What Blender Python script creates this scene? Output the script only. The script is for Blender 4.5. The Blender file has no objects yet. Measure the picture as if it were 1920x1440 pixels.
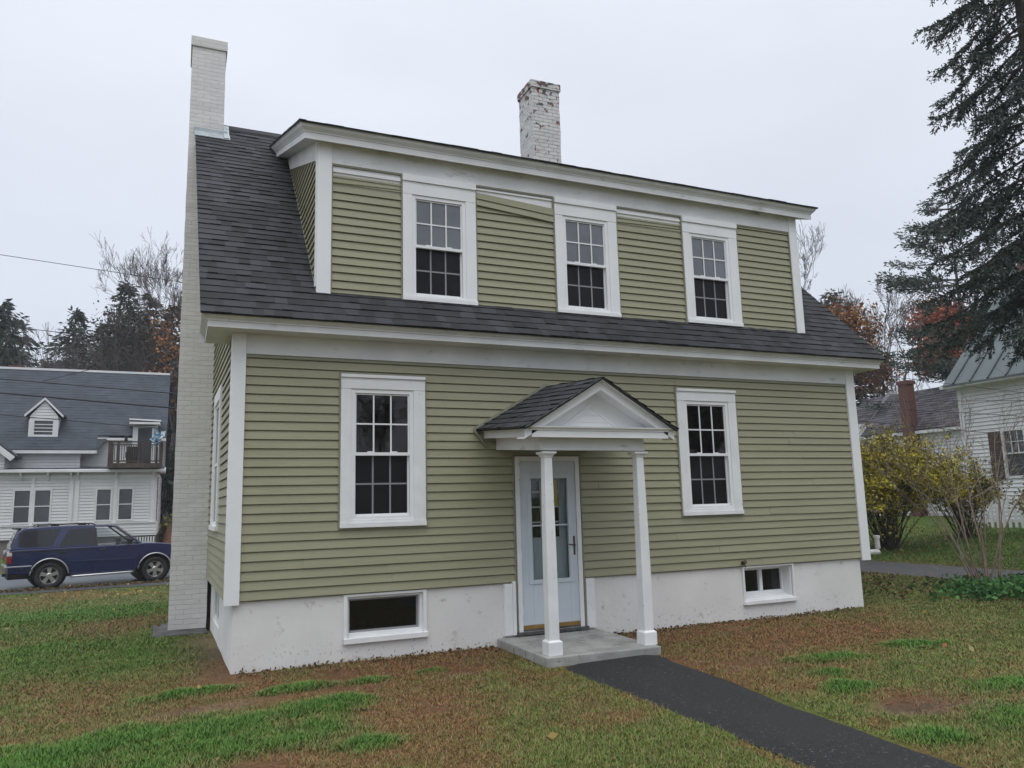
import bpy, bmesh, math, random
import numpy as np
from mathutils import Matrix, Vector

C = bpy.context.scene.collection
scn = bpy.context.scene
rad = math.radians

# ------------------------------------------------------------------ camera
CAM = np.array([-0.48647, -8.83866, 0.95416])
cam_d = bpy.data.cameras.new('camera')
cam = bpy.data.objects.new('camera', cam_d); C.objects.link(cam)
cam_d.sensor_fit = 'HORIZONTAL'; cam_d.sensor_width = 36; cam_d.lens = 26.8279
cam_d.clip_start = 0.05; cam_d.clip_end = 900
_r = Vector((0.917678, -0.396479, -0.025911)); _u = Vector((-0.038298, -0.153177, 0.987456)); _f = Vector((0.395474, 0.905175, 0.155752))
cam.matrix_world = Matrix(((_r.x, _u.x, -_f.x, CAM[0]), (_r.y, _u.y, -_f.y, CAM[1]), (_r.z, _u.z, -_f.z, CAM[2]), (0, 0, 0, 1)))
scn.camera = cam

# ------------------------------------------------------------------ light: overcast sky and a very soft sun
SUN_EL, SUN_AZ = rad(64), rad(200)
w = bpy.data.worlds.new('World'); scn.world = w; w.use_nodes = True
nt = w.node_tree; N = nt.nodes; Lk = nt.links
N.clear()
out = N.new('ShaderNodeOutputWorld'); bg = N.new('ShaderNodeBackground')
sky = N.new('ShaderNodeTexSky'); sky.sky_type = 'NISHITA'; sky.sun_disc = False
sky.sun_elevation = SUN_EL; sky.sun_rotation = SUN_AZ
tc = N.new('ShaderNodeTexCoord'); sep = N.new('ShaderNodeSeparateXYZ'); Lk.new(tc.outputs['Generated'], sep.inputs[0])
ramp = N.new('ShaderNodeValToRGB'); Lk.new(sep.outputs['Z'], ramp.inputs[0])
el = ramp.color_ramp.elements
el[0].position = 0.0; el[0].color = (6.2, 6.75, 7.75, 1)
el[1].position = 1.0; el[1].color = (18.0, 18.6, 19.4, 1)
e = el.new(0.32); e.color = (6.9, 7.35, 8.25, 1)
e = el.new(0.60); e.color = (7.9, 8.3, 9.1, 1)
no = N.new('ShaderNodeTexNoise'); no.inputs['Scale'].default_value = 2.2; no.inputs['Detail'].default_value = 4
mp = N.new('ShaderNodeMapping'); mp.inputs['Scale'].default_value = (1, 1, 2.5); Lk.new(tc.outputs['Generated'], mp.inputs[0]); Lk.new(mp.outputs[0], no.inputs['Vector'])
mr = N.new('ShaderNodeMapRange'); mr.inputs['From Min'].default_value = 0.3; mr.inputs['From Max'].default_value = 0.7
mr.inputs['To Min'].default_value = 0.95; mr.inputs['To Max'].default_value = 1.05; Lk.new(no.outputs['Fac'], mr.inputs['Value'])
mul = N.new('ShaderNodeVectorMath'); mul.operation = 'SCALE'; Lk.new(ramp.outputs['Color'], mul.inputs[0]); Lk.new(mr.outputs['Result'], mul.inputs['Scale'])
mix = N.new('ShaderNodeMixRGB'); mix.inputs['Fac'].default_value = 0.94
Lk.new(sky.outputs['Color'], mix.inputs['Color1']); Lk.new(mul.outputs[0], mix.inputs['Color2'])
Lk.new(mix.outputs['Color'], bg.inputs['Color']); bg.inputs['Strength'].default_value = 0.100
Lk.new(bg.outputs[0], out.inputs['Surface'])
sun_d = bpy.data.lights.new('sun', 'SUN'); sun_d.energy = 0.8; sun_d.angle = rad(50); sun_d.color = (1.0, 0.97, 0.93)
sun = bpy.data.objects.new('sun', sun_d); C.objects.link(sun)
sun.rotation_euler = (rad(90) - SUN_EL, 0, math.pi - SUN_AZ)
vs = scn.view_settings; vs.view_transform = 'Standard'; vs.look = 'None'; vs.exposure = 0.19; vs.gamma = 1.0; vs.use_curve_mapping = False

# ------------------------------------------------------------------ helpers
class MB:
    """collects faces of one mesh"""
    def __init__(s): s.v = []; s.f = []; s.c = []; s.col = None
    def add(s, vs, fs, col=None):
        o = len(s.v); s.v += [tuple(p) for p in vs]
        for f in fs:
            s.f.append(tuple(i + o for i in f)); s.c.append(col)
        return s
    def quad(s, a, b, c, d, col=None): return s.add([a, b, c, d], [(0, 1, 2, 3)], col)
    def box(s, x0, x1, y0, y1, z0, z1, col=None):
        v = [(x, y, z) for x in (x0, x1) for y in (y0, y1) for z in (z0, z1)]
        return s.add(v, [(0, 1, 3, 2), (4, 6, 7, 5), (0, 4, 5, 1), (2, 3, 7, 6), (0, 2, 6, 4), (1, 5, 7, 3)], col)
    def obox(s, O, U, V, W, col=None):
        """box from corner O with three edge vectors"""
        O, U, V, W = map(np.array, (O, U, V, W))
        v = [O + a * U + b * V + c * W for a in (0, 1) for b in (0, 1) for c in (0, 1)]
        return s.add(v, [(0, 1, 3, 2), (4, 6, 7, 5), (0, 4, 5, 1), (2, 3, 7, 6), (0, 2, 6, 4), (1, 5, 7, 3)], col)
    def prism(s, poly, D, col=None):
        """closed polygon (3d points) extruded by vector D"""
        n = len(poly); D = np.array(D); a = [np.array(p) for p in poly]
        v = a + [p + D for p in a]
        fs = [tuple(range(n))[::-1], tuple(range(n, 2 * n))] + [(i, (i + 1) % n, n + (i + 1) % n, n + i) for i in range(n)]
        return s.add(v, fs, col)
    def tube(s, pts, radii, k=8, cap=True, col=None):
        pts = [np.array(p, float) for p in pts]
        if not hasattr(radii, '__len__'): radii = [radii] * len(pts)
        rings = []
        for i, p in enumerate(pts):
            d = pts[min(i + 1, len(pts) - 1)] - pts[max(i - 1, 0)]; d = d / (np.linalg.norm(d) + 1e-9)
            a = np.cross(d, (0, 0, 1)) if abs(d[2]) < 0.95 else np.cross(d, (1, 0, 0)); a /= np.linalg.norm(a); b = np.cross(d, a)
            rings += [p + radii[i] * (math.cos(t) * a + math.sin(t) * b) for t in [2 * math.pi * j / k for j in range(k)]]
        fs = []
        for i in range(len(pts) - 1):
            for j in range(k): fs.append((i * k + j, i * k + (j + 1) % k, (i + 1) * k + (j + 1) % k, (i + 1) * k + j))
        if cap: fs += [tuple(range(k))[::-1], tuple(range((len(pts) - 1) * k, len(pts) * k))]
        return s.add(rings, fs, col)
    def lathe(s, prof, cen, A, B, X, k=24):
        """profile [(r, h)] about axis X through cen; A,B span the disc"""
        cen, A, B, X = map(lambda q: np.array(q, float), (cen, A, B, X)); v = []
        for r, h in prof:
            v += [cen + X * h + r * (math.cos(t) * A + math.sin(t) * B) for t in [2 * math.pi * j / k for j in range(k)]]
        fs = [(i * k + j, i * k + (j + 1) % k, (i + 1) * k + (j + 1) % k, (i + 1) * k + j) for i in range(len(prof) - 1) for j in range(k)]
        return s.add(v, fs)
    def shear(s, fn): s.v = [fn(*p) for p in s.v]; return s
    def build(s, name, mat, parent=None, smooth=False, bevel=0, colattr=False, fix=True):
        m = bpy.data.meshes.new(name); m.from_pydata([tuple(map(float, p)) for p in s.v], [], s.f)
        if fix:
            bm = bmesh.new(); bm.from_mesh(m); bmesh.ops.recalc_face_normals(bm, faces=bm.faces); bm.to_mesh(m); bm.free()
        if colattr:
            ca = m.color_attributes.new('col', 'FLOAT_COLOR', 'CORNER'); arr = []
            for p, c in zip(m.polygons, s.c): arr += [*(c or (1, 1, 1)), 1.0] * p.loop_total
            ca.data.foreach_set('color', arr)
        return link(name, m, mat, parent, smooth, bevel)

def link(name, m, mat, parent=None, smooth=False, bevel=0):
    o = bpy.data.objects.new(name, m); C.objects.link(o)
    if mat is not None: m.materials.append(mat)
    if smooth: m.polygons.foreach_set('use_smooth', [True] * len(m.polygons))
    if bevel:
        b = o.modifiers.new('bevel', 'BEVEL'); b.width = bevel; b.segments = 2; b.limit_method = 'ANGLE'; b.angle_limit = rad(35)
    if parent is not None:
        o.parent = parent; o.matrix_parent_inverse = world_of(parent).inverted()
    return o
def world_of(o):
    # parts are modelled in world space; only the Empties carry a location
    return Matrix.Translation(o.location) if o.type == 'EMPTY' else Matrix.Identity(4)
def np_mesh(name, V, F, mat, parent=None, col=None, smooth=False):
    """V (n,3), F (m,k) arrays; col (n,3) per-vertex colours of the thing itself"""
    V = np.asarray(V, np.float32); F = np.asarray(F, np.int32); m = bpy.data.meshes.new(name)
    m.vertices.add(len(V)); m.vertices.foreach_set('co', V.ravel())
    k = F.shape[1]; m.loops.add(F.size); m.loops.foreach_set('vertex_index', F.ravel())
    m.polygons.add(len(F)); m.polygons.foreach_set('loop_start', np.arange(0, F.size, k, dtype=np.int32))
    try: m.polygons.foreach_set('loop_total', np.full(len(F), k, np.int32))
    except Exception: pass
    m.update(calc_edges=True); m.validate()
    if col is not None:
        ca = m.color_attributes.new('col', 'FLOAT_COLOR', 'POINT')
        ca.data.foreach_set('color', np.c_[np.asarray(col, np.float32), np.ones(len(V), np.float32)].ravel())
    return link(name, m, mat, parent, smooth)
def empty(name, loc, label, cat, group=None):
    o = bpy.data.objects.new(name, None); C.objects.link(o); o.location = loc; o.empty_display_size = 0.2
    return tag(o, label, cat, group)
def tag(o, label, cat, group=None):
    o['label'] = label; o['category'] = cat
    if group: o['group'] = group
    return o
def struct(o): o['kind'] = 'structure'; return o
def stuff(o, label=None, cat=None):
    o['kind'] = 'stuff'
    if label: o['label'] = label; o['category'] = cat
    return o

# ------------------------------------------------------------------ materials
def pmat(name, c1, c2=None, scale=6, rough=0.6, bump=0.0, bscale=40, spec=0.5, stretch=(1, 1, 1), metal=0.0, detail=4, lo=0.35, hi=0.65, ior=1.5, attr=None, attrmix=1.0, coat=0):
    m = bpy.data.materials.new(name); m.use_nodes = True; t = m.node_tree; n = t.nodes; b = n['Principled BSDF']
    b.inputs['Roughness'].default_value = rough; b.inputs['Metallic'].default_value = metal; b.inputs['IOR'].default_value = ior
    b.inputs['Specular IOR Level'].default_value = spec
    if coat: b.inputs['Coat Weight'].default_value = coat; b.inputs['Coat Roughness'].default_value = 0.05
    co = n.new('ShaderNodeTexCoord'); mpg = n.new('ShaderNodeMapping'); mpg.inputs['Scale'].default_value = stretch
    t.links.new(co.outputs['Object'], mpg.inputs[0]); m['vec'] = 0
    colsock = None
    if c2 is not None:
        nz = n.new('ShaderNodeTexNoise'); nz.inputs['Scale'].default_value = scale; nz.inputs['Detail'].default_value = detail
        t.links.new(mpg.outputs[0], nz.inputs['Vector'])
        rp = n.new('ShaderNodeValToRGB'); rp.color_ramp.elements[0].position = lo; rp.color_ramp.elements[1].position = hi
        rp.color_ramp.elements[0].color = (*c1, 1); rp.color_ramp.elements[1].color = (*c2, 1)
        t.links.new(nz.outputs['Fac'], rp.inputs[0]); colsock = rp.outputs['Color']
    if attr:
        at = n.new('ShaderNodeAttribute'); at.attribute_name = attr
        mx = n.new('ShaderNodeMixRGB'); mx.blend_type = 'MULTIPLY'; mx.inputs['Fac'].default_value = attrmix
        if colsock: t.links.new(colsock, mx.inputs['Color1'])
        else: mx.inputs['Color1'].default_value = (*c1, 1)
        t.links.new(at.outputs['Color'], mx.inputs['Color2']); colsock = mx.outputs['Color']
    if colsock: t.links.new(colsock, b.inputs['Base Color'])
    else: b.inputs['Base Color'].default_value = (*c1, 1)
    if bump:
        nb = n.new('ShaderNodeTexNoise'); nb.inputs['Scale'].default_value = bscale; nb.inputs['Detail'].default_value = 5
        t.links.new(mpg.outputs[0], nb.inputs['Vector'])
        bp = n.new('ShaderNodeBump'); bp.inputs['Strength'].default_value = 1.0; bp.inputs['Distance'].default_value = bump
        t.links.new(nb.outputs['Fac'], bp.inputs['Height']); t.links.new(bp.outputs['Normal'], b.inputs['Normal'])
    return m
def two_noise(m, col, scale, lo, hi, stretch=(1, 1, 1), zr=None):
    """blend a second colour in blotches over a pmat (peeling paint, dirt splashes); zr limits it to a height band"""
    t = m.node_tree; n = t.nodes; b = n['Principled BSDF']
    co = n.new('ShaderNodeTexCoord'); mpg = n.new('ShaderNodeMapping'); mpg.inputs['Scale'].default_value = stretch
    t.links.new(co.outputs['Object'], mpg.inputs[0])
    nz = n.new('ShaderNodeTexNoise'); nz.inputs['Scale'].default_value = scale; nz.inputs['Detail'].default_value = 6; nz.inputs['Roughness'].default_value = 0.6
    t.links.new(mpg.outputs[0], nz.inputs['Vector'])
    rp = n.new('ShaderNodeMapRange'); rp.inputs['From Min'].default_value = lo; rp.inputs['From Max'].default_value = hi; t.links.new(nz.outputs['Fac'], rp.inputs['Value'])
    fac = rp.outputs['Result']
    if zr:
        sp = n.new('ShaderNodeSeparateXYZ'); t.links.new(co.outputs['Object'], sp.inputs[0])
        m2 = n.new('ShaderNodeMapRange'); m2.inputs['From Min'].default_value = zr[0]; m2.inputs['From Max'].default_value = zr[1]
        t.links.new(sp.outputs['Z'], m2.inputs['Value'])
        ad = n.new('ShaderNodeMath'); ad.operation = 'MULTIPLY'; t.links.new(fac, ad.inputs[0]); t.links.new(m2.outputs['Result'], ad.inputs[1]); fac = ad.outputs[0]
    mx = n.new('ShaderNodeMixRGB'); t.links.new(fac, mx.inputs['Fac']); mx.inputs['Color2'].default_value = (*col, 1)
    s = b.inputs['Base Color']
    if s.is_linked: t.links.new(s.links[0].from_socket, mx.inputs['Color1'])
    else: mx.inputs['Color1'].default_value = s.default_value
    t.links.new(mx.outputs['Color'], s)
    return m
def brick_mat(name, paint, mortar, peel=None, rot=None, w=0.21, h=0.075, peel_lo=0.62, mor=0.010, bump=0.008):
    """painted brick: courses read as relief; peel shows raw brick in patches. Works on x- and y-facing walls."""
    m = bpy.data.materials.new(name); m.use_nodes = True; t = m.node_tree; n = t.nodes; b = n['Principled BSDF']; b.inputs['Roughness'].default_value = 0.75
    co = n.new('ShaderNodeTexCoord'); sp = n.new('ShaderNodeSeparateXYZ'); t.links.new(co.outputs['Object'], sp.inputs[0])
    ad = n.new('ShaderNodeMath'); t.links.new(sp.outputs['X'], ad.inputs[0]); t.links.new(sp.outputs['Y'], ad.inputs[1])
    cb = n.new('ShaderNodeCombineXYZ'); t.links.new(ad.outputs[0], cb.inputs['X']); t.links.new(sp.outputs['Z'], cb.inputs['Y'])
    # uneven hand-laid courses
    wz = n.new('ShaderNodeTexNoise'); wz.inputs['Scale'].default_value = 5.0; t.links.new(co.outputs['Object'], wz.inputs['Vector'])
    ws = n.new('ShaderNodeVectorMath'); ws.operation = 'SCALE'; ws.inputs['Scale'].default_value = 0.022; t.links.new(wz.outputs['Color'], ws.inputs[0])
    wa = n.new('ShaderNodeVectorMath'); t.links.new(cb.outputs[0], wa.inputs[0]); t.links.new(ws.outputs[0], wa.inputs[1])
    br = n.new('ShaderNodeTexBrick'); br.offset = 0.5; t.links.new(wa.outputs[0], br.inputs['Vector'])
    br.inputs['Scale'].default_value = 1.0; br.inputs['Brick Width'].default_value = w; br.inputs['Row Height'].default_value = h
    br.inputs['Mortar Size'].default_value = mor; br.inputs['Mortar Smooth'].default_value = 0.6; br.inputs['Bias'].default_value = 0.0
    br.inputs['Color1'].default_value = (*paint, 1); br.inputs['Color2'].default_value = (*[c * 0.93 for c in paint], 1); br.inputs['Mortar'].default_value = (*mortar, 1)
    col = br.outputs['Color']
    nz = n.new('ShaderNodeTexNoise'); nz.inputs['Scale'].default_value = 9; nz.inputs['Detail'].default_value = 6; t.links.new(co.outputs['Object'], nz.inputs['Vector'])
    if peel:
        br2 = n.new('ShaderNodeTexBrick'); br2.offset = 0.5; t.links.new(wa.outputs[0], br2.inputs['Vector'])
        for k, v in (('Scale', 1.0), ('Brick Width', w), ('Row Height', h), ('Mortar Size', 0.0), ('Bias', 0.0)): br2.inputs[k].default_value = v
        br2.inputs['Color1'].default_value = (0, 0, 0, 1); br2.inputs['Color2'].default_value = (1, 1, 1, 1)
        ax = n.new('ShaderNodeMath'); ax.operation = 'MULTIPLY_ADD'; t.links.new(br2.outputs['Color'], ax.inputs[0]); ax.inputs[1].default_value = 0.16; t.links.new(nz.outputs['Fac'], ax.inputs[2])
        # more paint has gone near the exposed top
        mz = n.new('ShaderNodeMapRange'); t.links.new(sp.outputs['Z'], mz.inputs['Value']); mz.inputs['From Min'].default_value = 8.5; mz.inputs['From Max'].default_value = 9.35; mz.inputs['To Min'].default_value = 0; mz.inputs['To Max'].default_value = 0.10
        ay = n.new('ShaderNodeMath'); t.links.new(ax.outputs[0], ay.inputs[0]); t.links.new(mz.outputs['Result'], ay.inputs[1])
        pr = n.new('ShaderNodeMapRange'); t.links.new(ay.outputs[0], pr.inputs['Value']); pr.inputs['From Min'].default_value = peel_lo; pr.inputs['From Max'].default_value = peel_lo + 0.03
        rc = n.new('ShaderNodeValToRGB'); rc.color_ramp.elements[0].color = (*peel, 1); rc.color_ramp.elements[1].color = (0.10, 0.085, 0.08, 1); t.links.new(wz.outputs['Fac'], rc.inputs[0])
        rc.color_ramp.elements[0].position = .42; rc.color_ramp.elements[1].position = .56
        mx = n.new('ShaderNodeMixRGB'); t.links.new(pr.outputs['Result'], mx.inputs['Fac']); t.links.new(col, mx.inputs['Color1']); t.links.new(rc.outputs['Color'], mx.inputs['Color2']); col = mx.outputs['Color']
    t.links.new(col, b.inputs['Base Color'])
    inv = n.new('ShaderNodeMath'); inv.operation = 'MULTIPLY_ADD'; t.links.new(br.outputs['Fac'], inv.inputs[0]); inv.inputs[1].default_value = -1.0; t.links.new(nz.outputs['Fac'], inv.inputs[2])
    bp = n.new('ShaderNodeBump'); bp.inputs['Distance'].default_value = bump; t.links.new(inv.outputs[0], bp.inputs['Height']); t.links.new(bp.outputs['Normal'], b.inputs['Normal'])
    return m
def glass_mat(name, base=(0.012, 0.012, 0.014), ior=1.5, rough=0.03, wav=0.0006):
    return pmat(name, base, [c * 1.8 for c in base], scale=2.0, rough=rough, ior=ior, bump=wav, bscale=2.5)
def clear_glass(name, tint=(0.9, 0.93, 0.93)):
    m = bpy.data.materials.new(name); m.use_nodes = True; t = m.node_tree; n = t.nodes; n.remove(n['Principled BSDF'])
    o = n['Material Output']; tr = n.new('ShaderNodeBsdfTransparent'); tr.inputs['Color'].default_value = (*tint, 1)
    gl = n.new('ShaderNodeBsdfGlossy'); gl.inputs['Roughness'].default_value = 0.02; fr = n.new('ShaderNodeFresnel'); fr.inputs['IOR'].default_value = 1.5
    mx = n.new('ShaderNodeMixShader'); t.links.new(fr.outputs[0], mx.inputs['Fac']); t.links.new(tr.outputs[0], mx.inputs[1]); t.links.new(gl.outputs[0], mx.inputs[2]); t.links.new(mx.outputs[0], o.inputs['Surface'])
    return m

M = {}
M['siding'] = pmat('olive_vinyl', (0.276, 0.267, 0.170), (0.310, 0.301, 0.196), scale=1.6, rough=0.5, bump=0.004, bscale=5, stretch=(0.6, 0.6, 3), lo=.3, hi=.7)
M['olive_trim'] = pmat('olive_channel', (0.24, 0.24, 0.17), rough=0.5)
M['white'] = pmat('white_vinyl_trim', (0.78, 0.79, 0.80), (0.82, 0.83, 0.84), scale=3, rough=0.45, bump=0.0012, bscale=9)
M['old_white'] = two_noise(pmat('worn_white_paint', (0.74, 0.75, 0.755), (0.81, 0.82, 0.825), scale=4, rough=0.55, bump=0.002, bscale=30), (0.26, 0.24, 0.22), 26, 0.67, 0.72, (1, 1, .45))
M['cornice'] = two_noise(pmat('white_cornice', (0.66, 0.67, 0.68), (0.75, 0.76, 0.77), scale=2.2, rough=0.5, bump=0.0015, bscale=14), (0.36, 0.35, 0.32), 3.2, 0.60, 0.78, (1, 1, 3))
M['found'] = two_noise(two_noise(pmat('white_painted_concrete', (0.66, 0.652, 0.635), (0.78, 0.772, 0.755), scale=1.4, rough=0.8, bump=0.0028, bscale=16, lo=.25, hi=.75), (0.30, 0.26, 0.22), 34, 0.60, 0.66, (1, 1, .8), (-0.42, -0.68)), (0.45, 0.43, 0.40), 6, 0.62, 0.74)
M['concrete'] = two_noise(pmat('grey_concrete', (0.26, 0.265, 0.25), (0.40, 0.40, 0.38), scale=3.5, rough=0.8, bump=0.006, bscale=30), (0.13, 0.125, 0.115), 9, 0.60, 0.66, (1, 2, 1))
M['shingle'] = pmat('charcoal_shingle', (0.021, 0.0225, 0.027), (0.032, 0.034, 0.039), scale=0.9, rough=0.85, bump=0.003, bscale=160, attr='col', lo=.3, hi=.7)
M['edge'] = pmat('roof_edge', (0.025, 0.026, 0.03), rough=0.8)
M['brick_l'] = brick_mat('cream_painted_brick', (0.68, 0.675, 0.655), (0.665, 0.66, 0.64), w=0.21, h=0.069, mor=.006, bump=0.005)
M['brick_c'] = brick_mat('peeling_painted_brick', (0.64, 0.635, 0.62), (0.46, 0.45, 0.43), peel=(0.20, 0.055, 0.04), w=0.2, h=0.075, peel_lo=0.70, mor=.007, bump=0.014)
M['brick_r'] = brick_mat('red_brick', (0.13, 0.050, 0.040), (0.14, 0.09, 0.075), w=0.21, h=0.075)
M['flash'] = pmat('lead_flashing', (0.30, 0.345, 0.37), (0.42, 0.46, 0.48), scale=8, rough=0.45, metal=0.35, bump=0.01, bscale=12)
M['stone'] = pmat('dark_stone', (0.055, 0.055, 0.055), (0.11, 0.108, 0.105), scale=6, rough=0.85, bump=0.02, bscale=18)
M['glass_dark'] = glass_mat('dark_window_glass', (.004, .0035, .003), ior=1.5, wav=.0012)
M['glass_up'] = glass_mat('sky_tinted_window_glass', (0.060, 0.068, 0.080), ior=1.9, wav=0.0014)  # blue-grey base paints the sky's reflection into the upper panes
M['glass_screen'] = pmat('insect_screen_glass', (0.007, 0.0075, 0.009), (0.014, 0.0145, 0.017), scale=2.5, rough=0.2, ior=1.25, bump=0.0006, bscale=4)
M['muntin_grey'] = pmat('screened_muntin', (0.26, 0.27, 0.285), rough=0.6)
M['clear'] = clear_glass('storm_glass')
M['storm'] = pmat('pale_blue_white_door', (0.53, 0.585, 0.645), (0.58, 0.635, 0.69), scale=2, rough=0.4, bump=0.0008, bscale=8)
M['teal_door'] = pmat('pale_teal_door', (0.52, 0.60, 0.63), rough=0.45)
M['brass'] = pmat('brass_sweep', (0.36, 0.22, 0.07), (0.28, 0.17, 0.05), scale=9, rough=0.4, metal=0.5)
M['bronze'] = pmat('bronze_handle', (0.10, 0.075, 0.05), rough=0.4, metal=0.7)
M['yellow'] = pmat('yellow_paper', (0.62, 0.50, 0.06), rough=0.7)
M['dark'] = pmat('dark_gap', (0.02, 0.018, 0.016), rough=0.9)
M['black'] = pmat('black_rubber', (0.012, 0.012, 0.013), (0.02, 0.02, 0.021), scale=30, rough=0.75)
M['pvc'] = two_noise(pmat('pvc_pipe', (0.62, 0.62, 0.60), rough=0.45), (0.3, 0.3, 0.27), 7, .55, .7)

# ------------------------------------------------------------------ value noise for ground and plants
def vnoise(x, y, s, seed=0):
    x = np.asarray(x) / s + 1000; y = np.asarray(y) / s + 1000; xi = np.floor(x).astype(np.int64); yi = np.floor(y).astype(np.int64); fx = x - xi; fy = y - yi
    fx = fx * fx * (3 - 2 * fx); fy = fy * fy * (3 - 2 * fy)
    def h(a, b):
        k = (a * 374761393 + b * 668265263 + seed * 974711) & 0x7fffffff; k = ((k ^ (k >> 13)) * 1274126177) & 0x7fffffff
        return ((k ^ (k >> 16)) & 0xffff) / 65535.0
    return (h(xi, yi) * (1 - fx) + h(xi + 1, yi) * fx) * (1 - fy) + (h(xi, yi + 1) * (1 - fx) + h(xi + 1, yi + 1) * fx) * fy
def fbm(x, y, s, seed=0, o=4):
    t = 0; a = 0.5; tot = 0
    for i in range(o): t = t + a * vnoise(x, y, s / 2 ** i, seed + i * 17); tot += a; a *= 0.55
    return t / tot
def sst(t): t = np.clip(t, 0, 1); return t * t * (3 - 2 * t)
def gz(x, y):
    """height of the ground"""
    x = np.asarray(x, float); y = np.asarray(y, float)
    z = -.73 + .065 * np.clip(x - 10, 0, 40) - .30 * sst((y - 4.5) / 9.5) * (1 - sst((x - 2) / 6)) + .42 * sst((y - 19) / 7) * (1 - sst((x - 2) / 6))
    return z

# ------------------------------------------------------------------ ground
def axis(cuts):
    a = []
    for (x0, x1, st) in cuts: a += list(np.arange(x0, x1 - 1e-6, st))
    return np.array(a + [cuts[-1][1]])
COLS = dict(lush=(.044, .130, .015), olive=(.108, .124, .028), brown=(.170, .098, .044), red=(.165, .080, .036), tan=(.20, .14, .085), dirt=(.10, .068, .046))
def ell(x, y, cx, cy, rx, ry, a=0):
    c, s = math.cos(a), math.sin(a); dx, dy = x - cx, y - cy
    return np.clip(1.35 - np.sqrt(((dx * c + dy * s) / rx) ** 2 + ((-dx * s + dy * c) / ry) ** 2), 0, 1)
def seg(x, y, ax, ay, bx, by, r):
    t = np.clip(((x - ax) * (bx - ax) + (y - ay) * (by - ay)) / ((bx - ax) ** 2 + (by - ay) ** 2), 0, 1)
    return np.clip(1.35 - np.hypot(x - ax - t * (bx - ax), y - ay - t * (by - ay)) / r, 0, 1)
def masks(x, y):
    """lush, red-brown, tan/dirt and olive weights of the lawn"""
    n1 = fbm(x, y, 1.1, 3); n2 = fbm(x, y, 0.42, 9); n3 = fbm(x, y, 2.6, 21)
    g = np.zeros_like(x)
    for e in ((-.45, -.72, .62, .20, .25), (5.75, -2.45, .62, .26, -.25), (5.05, -3.5, .34, .22, 0), (4.45, -4.8, .27, .26, 0), (5.4, -4.75, .55, .35, .3), (5.35, -3.0, .28, .2, 0), (7.2, -2.4, .5, .22, -.2), (.82, -3.05, .34, .22, 0), (.62, -1.0, .42, .16, .1), (1.35, -1.05, .3, .14, 0), (6.3, -4.1, .55, .3, 0), (2.0, -.95, .24, .1, 0)): g = np.maximum(g, ell(x, y, *e))
    for e in ((-1.85, -2.5, -.2, -2.1, .60), (-.2, -2.08, .95, -1.75, .36), (-.6, -2.75, .55, -2.5, .46)): g = np.maximum(g, seg(x, y, *e))
    g = np.clip(g * 1.25 - .28 + (n2 - .5) * 1.3 * np.clip(g * 3, 0, 1) + (fbm(x, y, .16, 44) - .5) * .8 * np.clip(g * 3, 0, 1), 0, 1)
    left = sst((-x + .3) / 1.2) * sst((y + .6) / 1.6)               # lawn beside and behind the left gable
    g = np.maximum(g, left * np.clip((n3 - .47) * 3.2, 0, .75))
    right = sst((x - 6.6) / 2.5) * (1 - sst((x - 12.2) / .3))
    g = np.maximum(g, right * np.clip((n1 - .46) * 2.2, 0, .5))
    far_r = sst((x - 13.6) / .5); g = np.maximum(g, far_r * .65)
    r = np.maximum(sst((y + 1.35 + (n1 - .5) * 1.6) / .8) * sst((x - .9) / .7) * (1 - sst((x - 8.6) / 1.5)), ell(x, y, 6.6, -1.35, 2.4, 1.0) * 1.1)
    r = np.maximum(r, sst((n3 - .46) * 5) * .75 * (1 - right) * (y < 1)); r = np.maximum(r, sst((fbm(x, y, .55, 71) - .5) * 6) * .55 * (1 - .6 * right) * (y < 1))
    r = np.clip(r * (0.5 + n2) , 0, 1) * (1 - g)
    t = np.maximum(np.maximum(ell(x, y, -.05, -1.32, .65, .2, .2), ell(x, y, 1.0, -1.15, .45, .14)), ell(x, y, 5.0, -4.15, .4, .25)) * (.5 + n2)
    t = np.maximum(t, ell(x, y, 0.1, 1.2, .5, 1.9) * 1.1)            # bare strip along the gable foundation
    t = np.maximum(t, np.clip((n1 - .62) * 4, 0, .7) * (y < 2))
    t = np.clip(t, 0, 1) * (1 - .9 * g)
    return g, r, t, n1, n2, n3
def lawn_col(x, y):
    g, r, t, n1, n2, n3 = masks(x, y)
    o = np.array(COLS['olive'])[None] * (0.8 + .4 * n2)[:, None]
    far = sst((y - 1) / 4)[:, None] * (x < 1)[:, None]
    o = o * (1 - sst((n1 - .42) * 4)[:, None] * .8) + np.array(COLS['brown'])[None] * sst((n1 - .42) * 4)[:, None] * .8
    o = o * (1 - .5 * far) + .5 * far * np.array((.058, .112, .026))
    rust = (sst((fbm(x, y, 1.5, 61) - .52) * 7) * (x < .5) * (y > -1) * (1 - g))[:, None] * .75; o = o * (1 - rust) + rust * np.array((.165, .095, .042))
    for wgt, k in ((t, 'tan'), (t * (n1 > .5), 'dirt'), (r, 'red'), (g * .82, 'lush')):
        wgt = np.clip(wgt, 0, 1)[:, None]; o = o * (1 - wgt) + np.array(COLS[k])[None] * wgt
    return o
xs = axis([(-120, -40, 10), (-40, -8, 2), (-8, -3, .25), (-3, 10, .07), (10, 24, .25), (24, 60, 3), (60, 120, 10)])
ys = axis([(-120, -40, 10), (-40, -10, 2), (-10, -6.5, .25), (-6.5, 1.5, .07), (1.5, 6, .2), (6, 32, .5), (32, 80, 4), (80, 140, 10)])
X, Y = np.meshgrid(xs, ys, indexing='ij'); x = X.ravel(); y = Y.ravel()
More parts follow.
